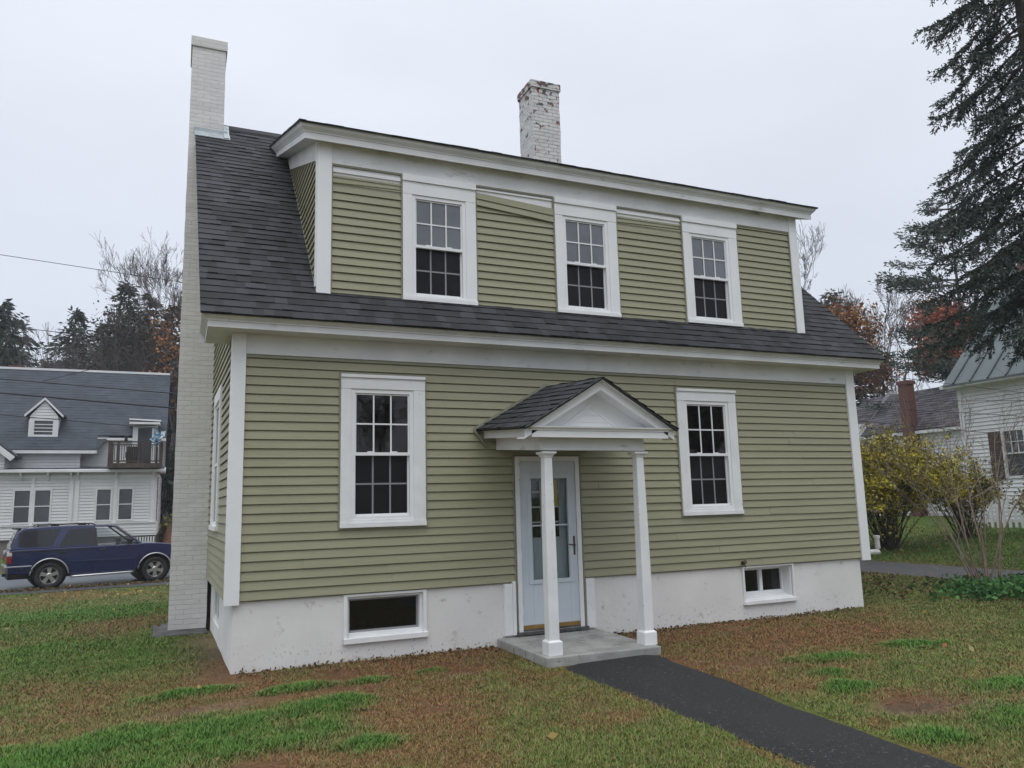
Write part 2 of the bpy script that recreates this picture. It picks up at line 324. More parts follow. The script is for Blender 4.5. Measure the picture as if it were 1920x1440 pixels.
z = gz(x, y) + (fbm(x, y, .9, 5) - .5) * .035 * (np.hypot(x - 3, y) < 25) * sst((np.abs(y - 18.5) - 3.4) / .6) * (1 - sst((x - 11.6) / .4) * (1 - sst((x - 14) / .4)))
idx = np.arange(len(x)).reshape(X.shape)
F = np.stack([idx[:-1, :-1], idx[1:, :-1], idx[1:, 1:], idx[:-1, 1:]], -1).reshape(-1, 4)
M['lawn'] = pmat('lawn_soil_and_thatch', (0.55, 0.55, 0.55), (1.15, 1.12, 1.1), scale=28, rough=0.95, bump=0.02, bscale=55, attr='col', lo=.3, hi=.7, spec=.2)
struct(np_mesh('ground', np.c_[x, y, z], F, M['lawn'], col=lawn_col(x, y)))

# walkway: black asphalt strip from the stoop towards the street
random.seed(4)
M['asphalt'] = two_noise(two_noise(pmat('fresh_asphalt', (0.005, 0.005, 0.0065), (0.011, 0.011, 0.0125), scale=60, rough=0.75, bump=0.012, bscale=95), (0.17, 0.17, 0.17), 46, .60, .68), (0.013, 0.013, 0.0135), 1.2, .45, .7)
ny = 90; yy = np.linspace(-1.425, -16, ny)
L = 3.20 + (fbm(yy, yy * 0, .5, 2) - .5) * .10 + .02; Rr = 4.44 - .09 * (np.clip(-yy - 1.4, 0, 9)) * .98 + (fbm(yy, yy * 0 + 50, .5, 2) - .5) * .07
L = np.where(yy > -1.56, L + .02, L)
V = []; nx = 14
for i in range(ny):
    for j in range(nx + 1):
        f = j / nx; xx = L[i] * (1 - f) + Rr[i] * f
        V.append((xx, yy[i], -.735 + .028 * min(1, 6 * f, 6 * (1 - f)) + .006 * math.sin(3 * f + yy[i])))
k = np.arange(ny * (nx + 1)).reshape(ny, nx + 1)
struct(np_mesh('walkway', V, np.stack([k[:-1, :-1], k[:-1, 1:], k[1:, 1:], k[1:, :-1]], -1).reshape(-1, 4), M['asphalt'], smooth=True))
# side driveway on the right, running back past the house
M['drive'] = two_noise(pmat('worn_driveway', (0.05, 0.05, 0.055), (0.085, 0.082, 0.085), scale=9, rough=0.7, bump=0.012, bscale=60), (0.09, 0.06, 0.04), 5, .62, .72)
yy = np.linspace(-30, 24, 109); V = []
for q in yy:
    for f in np.linspace(0, 1, 9):
        xx = 12.28 + 1.35 * f + .12 * (vnoise(np.array([q]), np.array([f > .5]), .8, 3)[0] - .5) * (2 * abs(f - .5)); V.append((xx, q, gz(xx, q) + .012 + .02 * (1 - (2 * f - 1) ** 2)))
k = np.arange(len(V)).reshape(len(yy), 9)
struct(np_mesh('driveway', V, np.stack([k[:-1, :-1], k[:-1, 1:], k[1:, 1:], k[1:, :-1]], -1).reshape(-1, 4), M['drive'], smooth=True))
# road on the left behind the lawn, wet bluish asphalt
M['road'] = pmat('wet_road', (0.085, 0.10, 0.125), (0.12, 0.135, 0.16), scale=1.3, rough=0.32, bump=0.004, bscale=40, stretch=(.5, 2, 1))
M['shoulder'] = pmat('road_shoulder', (0.045, 0.045, 0.05), (0.075, 0.073, 0.075), scale=4, rough=0.6, bump=0.008, bscale=50)
def strip(name, y0, y1, x0, x1, lift, mat):
    xx = np.linspace(x0, x1, 60); V = []
    for q in xx:
        for f in np.linspace(0, 1, 7):
            yq = y0(q) * (1 - f) + y1(q) * f; V.append((q, yq, gz(q, yq) + lift))
    k = np.arange(len(V)).reshape(60, 7)
    return struct(np_mesh(name, V, np.stack([k[:-1, :-1], k[1:, :-1], k[1:, 1:], k[:-1, 1:]], -1).reshape(-1, 4), mat, smooth=True))
edge0 = lambda q: 15.15 + .06 * math.sin(q * 2.3) + .08 * (q + 3); edge1 = lambda q: 16.05 + .10 * (q + 3)
strip('road_shoulder', edge0, lambda q: edge1(q) + .1, -40, 9, .012, M['shoulder'])
strip('road', edge1, lambda q: 21.8 + .1 * (q + 3), -40, 9, .017, M['road'])

# ------------------------------------------------------------------ the olive house
house = empty('house', (4.6, 3.8, -.73), 'olive green clapboard house with white trim, long front dormer and pillared porch roof', 'house')
Y0 = 0.0
def siding(mb, O, U, Nn, lim, z0, z1, holes, ph=0.0, Cc=.1016, lip=.017, base=.001, seams=0, rnd=None):
    """lapped clapboards on the wall O + u*U + z*Z facing Nn; lim(z)->(u0,u1); holes are (u0,u1,z0,z1)"""
    O, U, Nn = (np.array(q, float) for q in (O, U, Nn)); cuts = sorted({z0, z1} | {h[2] for h in holes} | {h[3] for h in holes} | {ph + Cc * i for i in range(-40, 90)})
    cuts = [c for c in cuts if z0 - 1e-9 <= c <= z1 + 1e-9]
    P = lambda u, z, d: O + u * U + np.array((0, 0, z)) + d * Nn
    for a, b in zip(cuts[:-1], cuts[1:]):
        if b - a < .0015: continue
        m = (a + b) / 2; k = math.floor((m - ph) / Cc); f0 = (a - ph) / Cc - k; f1 = (b - ph) / Cc - k
        da = base + lip * (1 - f0); db = base + lip * (1 - f1)
        ua, ub = lim(a); va, vb = lim(b)
        if ub - ua < .004 and vb - va < .004: continue
        ua, ub = min(ua, ub), max(ua, ub)
        if vb < va: va = vb = (va + vb) / 2
        sp = [0.0, 1.0]
        hs = sorted([(h[0], h[1]) for h in holes if h[2] < m < h[3]])
        ivs = []; s0 = (ua, va)
        for h in hs:
            if h[0] > s0[0]: ivs.append((s0, (h[0], h[0])))
            s0 = (max(s0[0], h[1]), max(s0[1], h[1]))
        if s0[0] < max(ub, vb): ivs.append((s0, (ub, vb)))
        for (l0, l1), (r0, r1) in ivs:
            if rnd and (r0 - l0) > 1.2 and rnd.random() < seams:   # a butt joint: the next panel laps over this one
                s = l0 + (r0 - l0) * rnd.uniform(.15, .85); parts = [((l0, l1), (s, s), 0), ((s - .02, s - .02), (r0, r1), .0042)]
            else: parts = [((l0, l1), (r0, r1), 0)]
            for (l0_, l1_), (r0_, r1_), ex in parts:
                uc = .0130 * Cc / .1016 if abs(f0) < 1e-6 and b - a > .03 else 0.0   # the butt edge overhangs an undercut
                g = uc / (b - a); l_, r_ = l0_ + (l1_ - l0_) * g, r0_ + (r1_ - r0_) * g
                mb.quad(P(l_, a + uc, da + ex), P(r_, a + uc, da + ex), P(r1_, b, db + ex), P(l1_, b, db + ex))
                if ex: mb.quad(P(l_, a + uc, da), P(l_, a + uc, da + ex), P(l1_, b, db + ex), P(l1_, b, db))
                if uc:
                    mb.quad(P(l_, a + uc, -.010), P(r_, a + uc, -.010), P(r_, a + uc, da + ex), P(l_, a + uc, da + ex))
                    mb.quad(P(l0_, a, -.010), P(r0_, a, -.010), P(r_, a + uc, -.010), P(l_, a + uc, -.010))
                    mb.quad(P(l0_, a, -.010), P(r0_, a, -.010), P(r0_, a, base), P(l0_, a, base))
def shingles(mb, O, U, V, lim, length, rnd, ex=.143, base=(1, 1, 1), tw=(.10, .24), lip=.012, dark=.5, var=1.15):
    """tab by tab shingle courses up the slope O + u*U + v*V; every tab its own thickness and tone"""
    O, U, V = (np.array(q, float) for q in (O, U, V)); Nn = np.cross(U, V); Nn /= np.linalg.norm(Nn)
    if Nn[2] < 0: Nn = -Nn
    k = 0; v = 0.0
    while v < length - 1e-6:
        v1 = min(v + ex, length); ua, ub = lim(v); va, vb = lim(v1); u = ua - rnd.uniform(0, .2); band = rnd.uniform(.93, 1.07)
        while u < ub:
            u1 = u + rnd.uniform(*tw); l, r = max(u, ua), min(u1, ub)
            if r - l > .004:
                t = lip * rnd.choice((.7, .85, 1.0, 1.2, 1.5)); g = 1 + (rnd.choice((.62, .76, .88, 1.0, 1.0, 1.12, 1.26, 1.45)) - 1) * var * band * rnd.uniform(.94, 1.06); c = (g * base[0], g * base[1], g * base[2] * rnd.uniform(.97, 1.04))
                j = rnd.uniform(-.004, .004)
                P = lambda a, b, d: O + a * U + b * V + d * Nn
                cl = lambda a: min(max(a, va), vb)
                mb.quad(P(l, v + j, t), P(r, v + j, t), P(cl(r), v1 + .006, .0015), P(cl(l), v1 + .006, .0015), c)
                mb.quad(P(l, v + j, -.003), P(r, v + j, -.003), P(r, v + j, t), P(l, v + j, t), tuple(q * dark for q in c))  # butt edges coloured darker, painting in the shadow line under each course
            u = u1
        v = v1; k += 1
def facewall(mb, O, U, Nn, u0, u1, z0, z1, holes, depth):
    """flat wall face with rectangular openings and their reveals"""
    O, U, Nn = (np.array(q, float) for q in (O, U, Nn)); P = lambda u, z, d: O + u * U + np.array((0, 0, z)) + d * Nn
    us = sorted({u0, u1} | {h[i] for h in holes for i in (0, 1)}); zs = sorted({z0, z1} | {h[i] for h in holes for i in (2, 3)})
    for a, b in zip(us[:-1], us[1:]):
        for c, d in zip(zs[:-1], zs[1:]):
            if any(h[0] < (a + b) / 2 < h[1] and h[2] < (c + d) / 2 < h[3] for h in holes): continue
            mb.quad(P(a, c, 0), P(b, c, 0), P(b, d, 0), P(a, d, 0))
    for h in holes:
        for (a, c), (b, d) in (((h[0], h[2]), (h[1], h[2])), ((h[1], h[2]), (h[1], h[3])), ((h[1], h[3]), (h[0], h[3])), ((h[0], h[3]), (h[0], h[2]))):
            mb.quad(P(a, c, 0), P(b, d, 0), P(b, d, -depth), P(a, c, -depth))
def frame(mb, x0, x1, z0, z1, wl, wr, wb, wt, ya, yb, tf=None):
    """rectangular ring in the xz plane between depths ya (front) and yb (back)"""
    mb.box(x0, x0 + wl, ya, yb, z0, z1); mb.box(x1 - wr, x1, ya, yb, z0, z1)
    mb.box(x0 + wl, x1 - wr, ya + .001, yb, z0, z0 + wb); mb.box(x0 + wl, x1 - wr, ya + .001, yb, z1 - wt, z1)
GU = np.array((-.022, 1.0, 0)); GU /= np.linalg.norm(GU); GN = np.array((-GU[1], GU[0], 0))     # the left gable is not quite square to the front
rnd = random.Random(7)

# foundation
fb = MB(); BW = [(1.285, 2.195, -.495, -.008), (6.865, 7.765, -.50, -.006)]
facewall(fb, (0, .035, 0), (1, 0, 0), (0, -1, 0), .085, 9.115, -.95, .02, BW, .22)
facewall(fb, (.085, .035, 0), GU, GN, 0, 7.6, -1.25, .02, [(1.87, 2.98, -.52, -.08)], .16)
facewall(fb, (9.115, .035, 0), (0, 1, 0), (1, 0, 0), 0, 7.6, -.95, .02, [], .1)
facewall(fb, (-.08, 7.635, 0), (1, 0, 0), (0, 1, 0), 0, 9.195, -1.3, .02, [], .1)
fb.quad((.02, 0.02, .012), (9.26, 0.02, .012), (9.26, 7.66, .012), (-.14, 7.66, .012))
fb.build('foundation', M['found'], house)

# clapboard walls
sb = MB()
WIN = [(1.185, 2.226, .722, 2.525), (5.868, 6.923, .722, 2.525)]; DOOR = (3.36, 4.30, -.7, 1.56)
sb_h = WIN + [DOOR]
siding(sb, (0, .012, 0), (1, 0, 0), (0, -1, 0), lambda z: (.14, 9.13), 0, 2.70, sb_h, seams=.25, rnd=rnd)
gl = lambda z: (.03 + max(0, (z - 3.02) / 1.005 - .02), 7.66 - max(0, (z - 3.02) / 1.005 - .02))
siding(sb, (.020, 0, 0), GU, GN, gl, 0, 7.0, [(1.45, 2.60, .72, 2.56)], rnd=rnd)
gr = lambda z: (.03 + max(0, (z - 3.02) / 1.005 - .02), 7.63 - max(0, (z - 3.02) / 1.005 - .02))
siding(sb, (9.275, 0, 0), (0, 1, 0), (1, 0, 0), gr, 0, 7.0, [], rnd=rnd)
siding(sb, (-.14, 7.655, 0), (1, 0, 0), (0, 1, 0), lambda z: (0, 9.42), 0, 3.0, [], rnd=rnd)
# lower lip of the bottom course
sb.build('clapboard_siding', M['siding'], house)
# starter and channel strips in siding colour
ch = MB()
for (a, b, c, d) in WIN:
    frame(ch, a - .004, b + .004, c - .004, d + .004, .017, .017, .017, .014, -.014, .02)
ch.box(.15, 9.13, -.006, .012, 2.655, 2.69); ch.box(3.345, 3.362, -.012, .03, -.6, 1.56); ch.box(4.298, 4.317, -.012, .03, -.6, 1.56); ch.box(3.345, 4.317, -.012, .03, 1.56, 1.575)
ch.build('siding_channel', M['olive_trim'], house)
# corner boards and friezes
for nm, (a, b, c, d) in dict(l=(-.004, .147, -.026, .012), r=(9.118, 9.290, -.026, .012)).items():
    mb = MB(); mb.box(a, b, c, d, -.028, 2.918)
    if nm == 'l': mb.box(-.006, .016, .012, .10, -.028, 2.918)
    else: mb.box(9.268, 9.292, .012, .10, -.028, 2.918)
    mb.build('corner_board', M['white'], house, bevel=.003)
MB().box(.149, 9.116, -.018, .012, 2.692, 2.918).build('frieze_board', M['cornice'], house)

# cornice with crown moulding and short gable returns
PROF = [(0, 0), (0, .066), (.012, .068), (.012, .080), (.022, .090), (.045, .104), (.052, .116), (.052, .122), (.062, .122), (.062, .138)]
def mould(mb, xL, xR, yf, zf, prof, slope=0.0, yb=.6, zfn=None, left=True, right=True):
    zz = lambda y, u, o: zf + u + slope * (y - yf + o)
    for (o0, u0), (o1, u1) in zip(prof[:-1], prof[1:]):
        mb.quad((xL - o0, yf - o0, zf + u0), (xR + o0, yf - o0, zf + u0), (xR + o1, yf - o1, zf + u1), (xL - o1, yf - o1, zf + u1))
        if left: mb.quad((xL - o0, yf - o0, zz(yf - o0, u0, o0)), (xL - o1, yf - o1, zz(yf - o1, u1, o1)), (xL - o1, yb, zz(yb, u1, o1)), (xL - o0, yb, zz(yb, u0, o0)))
        if right: mb.quad((xR + o0, yf - o0, zz(yf - o0, u0, o0)), (xR + o1, yf - o1, zz(yf - o1, u1, o1)), (xR + o1, yb, zz(yb, u1, o1)), (xR + o0, yb, zz(yb, u0, o0)))
cb = MB(); XL, XR, YF, ZF = -.270, 9.598, -.272, 2.918
mould(cb, XL, XR, YF, ZF, PROF, 0, .62)
cb.quad((XL, YF, ZF), (XR, YF, ZF), (XR, .012, ZF), (XL, .012, ZF))          # soffit
cb.quad((XL, .012, ZF), (.10, .012, ZF), (.10, .62, ZF), (XL, .62, ZF)); cb.quad((9.19, .012, ZF), (XR, .012, ZF), (XR, .62, ZF), (9.19, .62, ZF))
for s, a, b in ((-1, XL - .062, .0), (1, 9.30, XR + .062)):
    cb.quad((a, .62, ZF), (b, .62, ZF), (b, .62, ZF + .138), (a, .62, ZF + .138)); cb.quad((a, -.33, ZF + .138), (b, -.33, ZF + .138), (b, .62, ZF + .138), (a, .62, ZF + .138))
cb.build('cornice', M['cornice'], house)
RS = 1.005; EY, EZ = -.352, 3.052; RY = 3.835; RZ = EZ + RS * (RY - EY)
sl = math.hypot(1, RS); SV = np.array((0, 1 / sl, RS / sl)); SLEN = (RY - EY) * sl
leftx = lambda v: -.348 - .030 * (v / sl)
rb = MB()
shingles(rb, (0, EY, EZ), (1, 0, 0), SV, lambda v: (leftx(v), 9.672), SLEN, random.Random(11))
rb.quad((-.348, EY, EZ - .014), (9.672, EY, EZ - .014), (9.672, RY, RZ - .014), (leftx(SLEN), RY, RZ - .014), (.5, .5, .5))
rb.quad((leftx(SLEN), RY, RZ), (9.672, RY, RZ), (9.672, 8.0, RZ - RS * (8.0 - RY)), (-.6, 8.0, RZ - RS * (8.0 - RY)), (1, 1, 1))
rb.obox((leftx(SLEN), RY - .13, RZ - .115), (9.672 + .46, 0, 0), (0, .13, .125), (0, 0, .012), (.9, .9, .9)); rb.obox((leftx(SLEN), RY + .13, RZ - .115), (9.672 + .46, 0, 0), (0, -.13, .125), (0, 0, .012), (.9, .9, .9))
rb.build('roof', M['shingle'], house, colattr=True)
# rake boards with pale drip edge
for xa, xb, nm in ((-.335, .0, 'l'), (9.66, 9.28, 'r')):
    mb = MB(); sh = .030 * (RY - EY) if nm == 'l' else 0
    for y0, y1, z0, z1 in ((-.10, RY, EZ - .035 + RS * (-.10 - EY), RZ - .035), (RY, 8.0, RZ - .035, RZ - .035 - RS * (8.0 - RY))):
        s0, s1 = (0, sh) if y0 < RY else (sh, sh)
        mb.add([(xa - s0, y0, z0), (xa - s1, y1, z1), (xa - s1, y1, z1 - .19), (xa - s0, y0, z0 - .19), (xb, y0, z0), (xb, y1, z1), (xb, y1, z1 - .19), (xb, y0, z0 - .19)], [(0, 1, 2, 3), (4, 7, 6, 5), (0, 4, 5, 1), (3, 2, 6, 7), (0, 3, 7, 4), (1, 5, 6, 2)])
        d = -.012 if nm == 'l' else .012
        mb.obox((xa + d - s0, y0, z0 + .004), (d * .0 - (s1 - s0), y1 - y0, z1 - z0), (0, 0, .026), (-d * 1.5, 0, 0))
    mb.build('rake_board', M['cornice'], house)

# windows -----------------------------------------------------------------
def window(x0, x1, z0, z1, gx0, gx1, gz0, gz1, y, head, upper=True, screen=True, label=None, gl=('glass_dark', 'glass_screen'), lowmat='muntin_grey'):
    """double-hung six over six: casing (part) > frame, sashes, panes"""
    mid = (gz0 + gz1) / 2 + .004; fw = .062
    mb = MB(); ya = y - .026
    fx0, fx1, fz0, fz1 = gx0 - fw, gx1 + fw, gz0 - .045, gz1 + .062
    mb.box(x0, fx0, ya, y + .03, z0 + .055, fz1); mb.box(fx1, x1, ya, y + .03, z0 + .055, fz1)     # side casings
    mb.box(x0, x1, ya - .002, y + .03, fz1 + .002, z1 - head)                                        # head casing
    mb.box(x0 - .003, x1 + .003, ya - .022, y + .03, z1 - head + .001, z1)                           # cap
    mb.box(x0 - .004, x1 + .004, ya - .016, y + .03, z0, z0 + .053)                                  # sill
    mb.box(fx0, fx1, ya + .004, y + .03, z0 + .0535, fz0)
    c = mb.build('window', M['old_white'] if not upper else M['white'], house, bevel=.003)
    if label: c['label'] = label
    mb = MB(); frame(mb, fx0, fx1, fz0, fz1, fw - .014, fw - .014, .030, fw - .016, ya + .012, y + .075)
    mb.build('window_frame', M['white'], c, bevel=.002)
    def sash(sz0, sz1, yy, mat, pm, mm, top):
        s = MB(); frame(s, gx0 - .014, gx1 + .014, sz0, sz1, .016, .016, .030 if not top else .034, .014 if top else .020, yy, yy + .028)
        s.build('sash', M['white'], c, bevel=.002)
        q = MB(); gw = (gx1 - gx0) / 3; a0, a1 = sz0 + .026, sz1 - .012
        ym = yy + .006 if top else yy + .014
        for i in (1, 2): q.box(gx0 + gw * i - .009, gx0 + gw * i + .009, ym, ym + .008, a0, a1)
        zm = (a0 + a1) / 2; 
        for i in range(3): q.box(gx0 + gw * i + .009 * (i > 0), gx0 + gw * (i + 1) - .009 * (i < 2), ym + .0005, ym + .008, zm - .009, zm + .009)
        q.build('muntin', M[mm], c)
        g = MB(); g.quad((gx0 - .012, yy + .019, sz0 + .01), (gx1 + .012, yy + .019, sz0 + .01), (gx1 + .012, yy + .0185, sz1 - .008), (gx0 - .012, yy + .0185, sz1 - .008))
        g.build('pane', M[pm], c, fix=False)
    sash(mid - .018, gz1 + .012, y + .002, 'white', gl[0], 'white', True)
    sash(gz0 - .014, mid + .016, y + .034, 'white', gl[1], lowmat, False)
    mb = MB(); mb.box(gx0 - .014, gx1 + .014, y - .008, y + .03, mid - .019, mid + .018)
    for i in (.27, .73): mb.box(gx0 + (gx1 - gx0) * i - .035, gx0 + (gx1 - gx0) * i + .035, y - .004, y + .02, mid + .0185, mid + .030)
    mb.build('meeting_rail', M['white'], c, bevel=.002)
    return c
window(1.200, 2.211, .737, 2.509, 1.382, 2.004, .872, 2.275, 0, .040, upper=False)
window(5.883, 6.908, .737, 2.509, 6.062, 6.704, .872, 2.275, 0, .040, upper=False)
DY = .093
UPW = ('glass_up', 'glass_screen')
window(1.968, 2.950, 3.488, 5.132, 2.152, 2.748, 3.588, 4.815, DY, .085, gl=UPW)
window(4.112, 5.092, 3.492, 5.132, 4.290, 4.884, 3.602, 4.818, DY, .085, gl=UPW)
window(6.232, 7.232, 3.505, 5.132, 6.408, 7.012, 3.612, 4.826, DY, .085, gl=UPW)
# gable window beside the chimney, seen almost edge-on
gw = MB()
def gp(u, z, d): return np.array((.020, 0, 0)) + GU * u + np.array((0, 0, z)) + GN * d
def gbox(mb, u0, u1, z0, z1, d0, d1): mb.obox(gp(u0, z0, d0), GU * (u1 - u0), (0, 0, z1 - z0), GN * (d1 - d0))
for a in ((1.45, 1.58, .78, 2.40), (2.47, 2.60, .78, 2.40), (1.45, 2.60, 2.40, 2.56), (1.44, 2.61, .72, .78)): gbox(gw, *a, -.03, .036 if a[2] > .75 else .055)
gwo = gw.build('window', M['old_white'], house, bevel=.003)
s = MB()
for a in ((1.58, 1.63, .78, 2.40), (2.42, 2.47, .78, 2.40), (1.63, 2.42, 2.35, 2.40), (1.63, 2.42, .78, .83), (1.63, 2.42, 1.56, 1.60)): gbox(s, *a, -.02, .012)
s.build('sash', M['white'], gwo)
s = MB(); s.quad(gp(1.63, .83, .001), gp(2.42, .83, .001), gp(2.42, 2.35, .001), gp(1.63, 2.35, .001)); s.build('pane', M['glass_dark'], gwo, fix=False)
s = MB()
for a in ((1.87, 1.93, -.52, -.08), (2.92, 2.98, -.52, -.08), (1.93, 2.92, -.13, -.08), (1.93, 2.92, -.52, -.46), (2.38, 2.44, -.46, -.13)): s.obox(np.array((.085, .035, 0)) + GU * a[0] + np.array((0, 0, a[2])) - GN * .07, GU * (a[1] - a[0]), (0, 0, a[3] - a[2]), GN * .05)
bw = s.build('basement_window', M['old_white'], house)
s = MB(); o = np.array((.085, .035, 0)) - GN * .06; s.quad(o + GU * 1.9 + (0, 0, -.5), o + GU * 2.95 + (0, 0, -.5), o + GU * 2.95 + (0, 0, -.1), o + GU * 1.9 + (0, 0, -.1)); s.build('pane', M['glass_dark'], bw, fix=False)
# basement windows in the front
mb = MB(); frame(mb, 1.255, 2.225, -.53, .0, .045, .045, .055, .03, .012, .034); frame(mb, 1.285, 2.195, -.49, -.008, .035, .05, .06, .05, .05, .16); mb.box(1.255, 2.235, -.012, .05, -.535, -.476)
b1 = mb.build('basement_window', M['old_white'], house, bevel=.004); b1['label'] = 'single-pane basement window with peeling sill'
mb = MB(); frame(mb, 1.32, 2.145, -.43, -.058, .022, .022, .022, .022, .10, .14); mb.build('sash', M['muntin_grey'], b1)
mb = MB(); mb.quad((1.33, .125, -.42), (2.14, .125, -.42), (2.14, .125, -.06), (1.33, .125, -.06)); mb.build('pane', M['glass_dark'], b1, fix=False)
mb = MB(); frame(mb, 6.85, 7.785, -.52, .0, .03, .03, .05, .022, .008, .034); frame(mb, 6.865, 7.765, -.50, -.006, .06, .03, .08, .03, .17, .255); mb.box(6.84, 7.795, -.010, .05, -.525, -.475)
mb.obox((6.867, .04, -.475), (.896, 0, 0), (0, .14, .03), (0, 0, .02)); mb.obox((7.735, .05, -.46), (0, .12, 0), (.025, 0, 0), (0, 0, .43))
b2 = mb.build('basement_window', M['old_white'], house, bevel=.003); b2['label'] = 'deep-set sliding basement window with two panes'
mb = MB(); frame(mb, 6.925, 7.735, -.42, -.036, .03, .03, .045, .04, .20, .24); mb.box(7.29, 7.345, .19, .24, -.376, -.075); mb.build('sash', M['white'], b2, bevel=.002)
mb = MB(); mb.quad((6.94, .235, -.40), (7.73, .235, -.40), (7.73, .235, -.05), (6.94, .235, -.05)); mb.build('pane', M['glass_dark'], b2, fix=False)

# front door ---------------------------------------------------------------
mb = MB(); frame(mb, 3.378, 4.281, -.585, 1.549, .055, .055, .0005, .058, -.028, .03); frame(mb, 3.433, 4.226, -.57, 1.491, .006, .006, .0005, .006, .004, .12)
dr = mb.build('front_door', M['old_white'], house, bevel=.003)
mb = MB(); sx0, sx1, sz0, sz1 = 3.441, 4.222, -.515, 1.485; gx0, gx1, gz0, gz1 = 3.590, 4.105, .02, 1.27
frame(mb, sx0, sx1, sz0, sz1, gx0 - sx0, sx1 - gx1, gz0 - sz0, sz1 - gz1, -.010, .028)
frame(mb, gx0 - .055, gx1 + .055, gz0 - .05, gz1 + .06, .055, .055, .05, .06, -.022, -.0105)
mb.box(gx0, gx1, -.008, .012, .672, .692)
sd = mb.build('storm_door', M['storm'], dr, bevel=.003)
mb = MB(); mb.quad((gx0, .010, gz0), (gx1, .010, gz0), (gx1, .010, gz1), (gx0, .010, gz1)); mb.build('storm_pane', M['clear'], dr, fix=False)
mb = MB(); mb.box(3.44, 4.225, .085, .12, -.54, .50); frame(mb, 3.44, 4.225, .5005, 1.49, .20, .20, .03, .24, .085, .12)
frame(mb, 3.66, 3.86, .08, .36, .014, .014, .014, .014, .077, .084); frame(mb, 3.90, 4.07, .08, .36, .014, .014, .014, .014, .077, .084)
mb.build('inner_door', M['teal_door'], dr, bevel=.002)
mb = MB()
for i in (1, 2): mb.box(3.64 + .128 * i - .01, 3.64 + .128 * i + .01, .078, .10, .53, 1.25)
for i in (1, 2, 3): mb.box(3.64, 4.025, .0785, .10, .53 + .19 * i - .009, .53 + .19 * i + .009)
mb.build('muntin', M['white'], dr)
mb = MB(); mb.quad((3.63, .105, .52), (4.04, .105, .52), (4.04, .105, 1.26), (3.63, .105, 1.26)); mb.build('inner_pane', M['glass_dark'], dr, fix=False)
MB().box(3.444, 4.219, -.018, .02, -.563, -.516).build('door_sweep', M['brass'], dr, bevel=.003)
mb = MB(); mb.box(4.155, 4.188, -.020, -.0105, .30, .535); mb.tube([(4.171, -.022, .425), (4.171, -.055, .425), (4.155, -.06, .428), (4.075, -.06, .436)], [.010, .010, .009, .007], 8); mb.build('door_handle', M['bronze'], dr, smooth=False)
for zz in (-.38, .28, .95, 1.33): mb = MB(); mb.tube([(3.437, -.014, zz), (3.437, -.014, zz + .09)], .007, 6); mb.build('hinge', M['white'], dr)
mb = MB(); mb.box(3.34, 4.33, -.05, .03, -.62, -.5855); mb.box(3.39, 4.27, -.02, .12, -.5853, -.565); mb.build('door_threshold', M['stone'], dr)
for a, b in ((3.195, 3.300), (4.325, 4.445)):
    mb = MB(); mb.box(a, b, -.022, .034, -.612, -.004)
    if a < 4: mb.box(3.302, 3.343, -.034, .03, -.612, .02)
    mb.build('skirt_board', M['old_white'], house, bevel=.003)
nt_ = MB(); nt_.obox((3.86, .0145, .92), (.12, 0, 0), (0, .0015, 0), (0, 0, .33)); n = nt_.build('paper_notice', M['yellow']); tag(n, 'yellow paper notice hanging inside the front storm door glass', 'notice')

# dormer -------------------------------------------------------------------
DS = .37; DX0, DX1 = .915, 8.455
segs_ = [(1.083, 1.962), (2.957, 4.106), (5.098, 6.226), (7.238, 8.300)]
for i, (a, b) in enumerate(segs_):
    mb = MB(); top = (5.0, 4.86, 5.0, 5.13)[i]
    siding(mb, (0, DY + .012, 0), (1, 0, 0), (0, -1, 0), lambda z, a=a, b=b: (a + .012, b - .012), 3.42, top, [], ph=3.452, rnd=rnd)
    # loosened top courses
    if i == 0: mb.prism([(1.097, DY - .002, 4.905), (1.948, DY - .002, 4.925), (1.948, DY - .010, 4.918), (1.097, DY - .016, 4.895)], (0, .01, 0))
    if i == 1:
        mb.prism([(2.972, DY - .010, 4.872), (4.094, DY - .012, 4.772), (4.094, DY - .024, 4.760), (2.972, DY - .024, 4.858)], (0, .014, 0))
        mb.quad((2.972, DY - .024, 4.860), (4.094, DY - .026, 4.762), (4.094, DY - .008, 4.862), (2.972, DY - .006, 4.950)); mb.quad((2.972, DY - .022, 4.948), (4.094, DY - .024, 4.858), (4.094, DY - .010, 4.962), (2.972, DY - .008, 5.036))
        mb.quad((2.972, DY - .022, 4.948), (4.094, DY - .024, 4.858), (4.094, DY + .01, 4.862), (2.972, DY + .01, 4.952)); mb.quad((2.972, DY - .024, 4.860), (4.094, DY - .026, 4.762), (4.094, DY + .01, 4.766), (2.972, DY + .01, 4.864))
    if i == 2: mb.prism([(5.112, DY - .002, 4.915), (6.212, DY - .002, 4.935), (6.212, DY - .010, 4.928), (5.112, DY - .016, 4.905)], (0, .01, 0))
    mb.build('dormer_siding', M['siding'], house)
    mb = MB()
    for q in (a, b - .013): mb.box(q, q + .013, DY - .014, DY + .012, 3.45, 5.135)
    mb.box(a + .0128, b - .0128, DY - .012, DY + .0121, 5.118, 5.1352); mb.build('dormer_channel', M['olive_trim'], house)
    if i < 3:
        mb = MB(); mb.box(a + .014, b - .014, DY + .013, DY + .02, 4.82, 5.117)
        zz = ((5.035, 5.075), (5.075, 5.095), (5.045, 5.082))[i]; mb.box(a + .016, b - .016, DY - .006, DY + .0135, *zz); mb.build('nailing_strip', M['white'], house)
mb = MB()
dl = lambda z: (max(.178, (z - 5.16) / .385 + .10), (z - 3.03) / RS + EY)
siding(mb, (DX0 + .012, 0, 0), (0, 1, 0), (-1, 0, 0), dl, 3.5, 6.5, [], rnd=rnd)
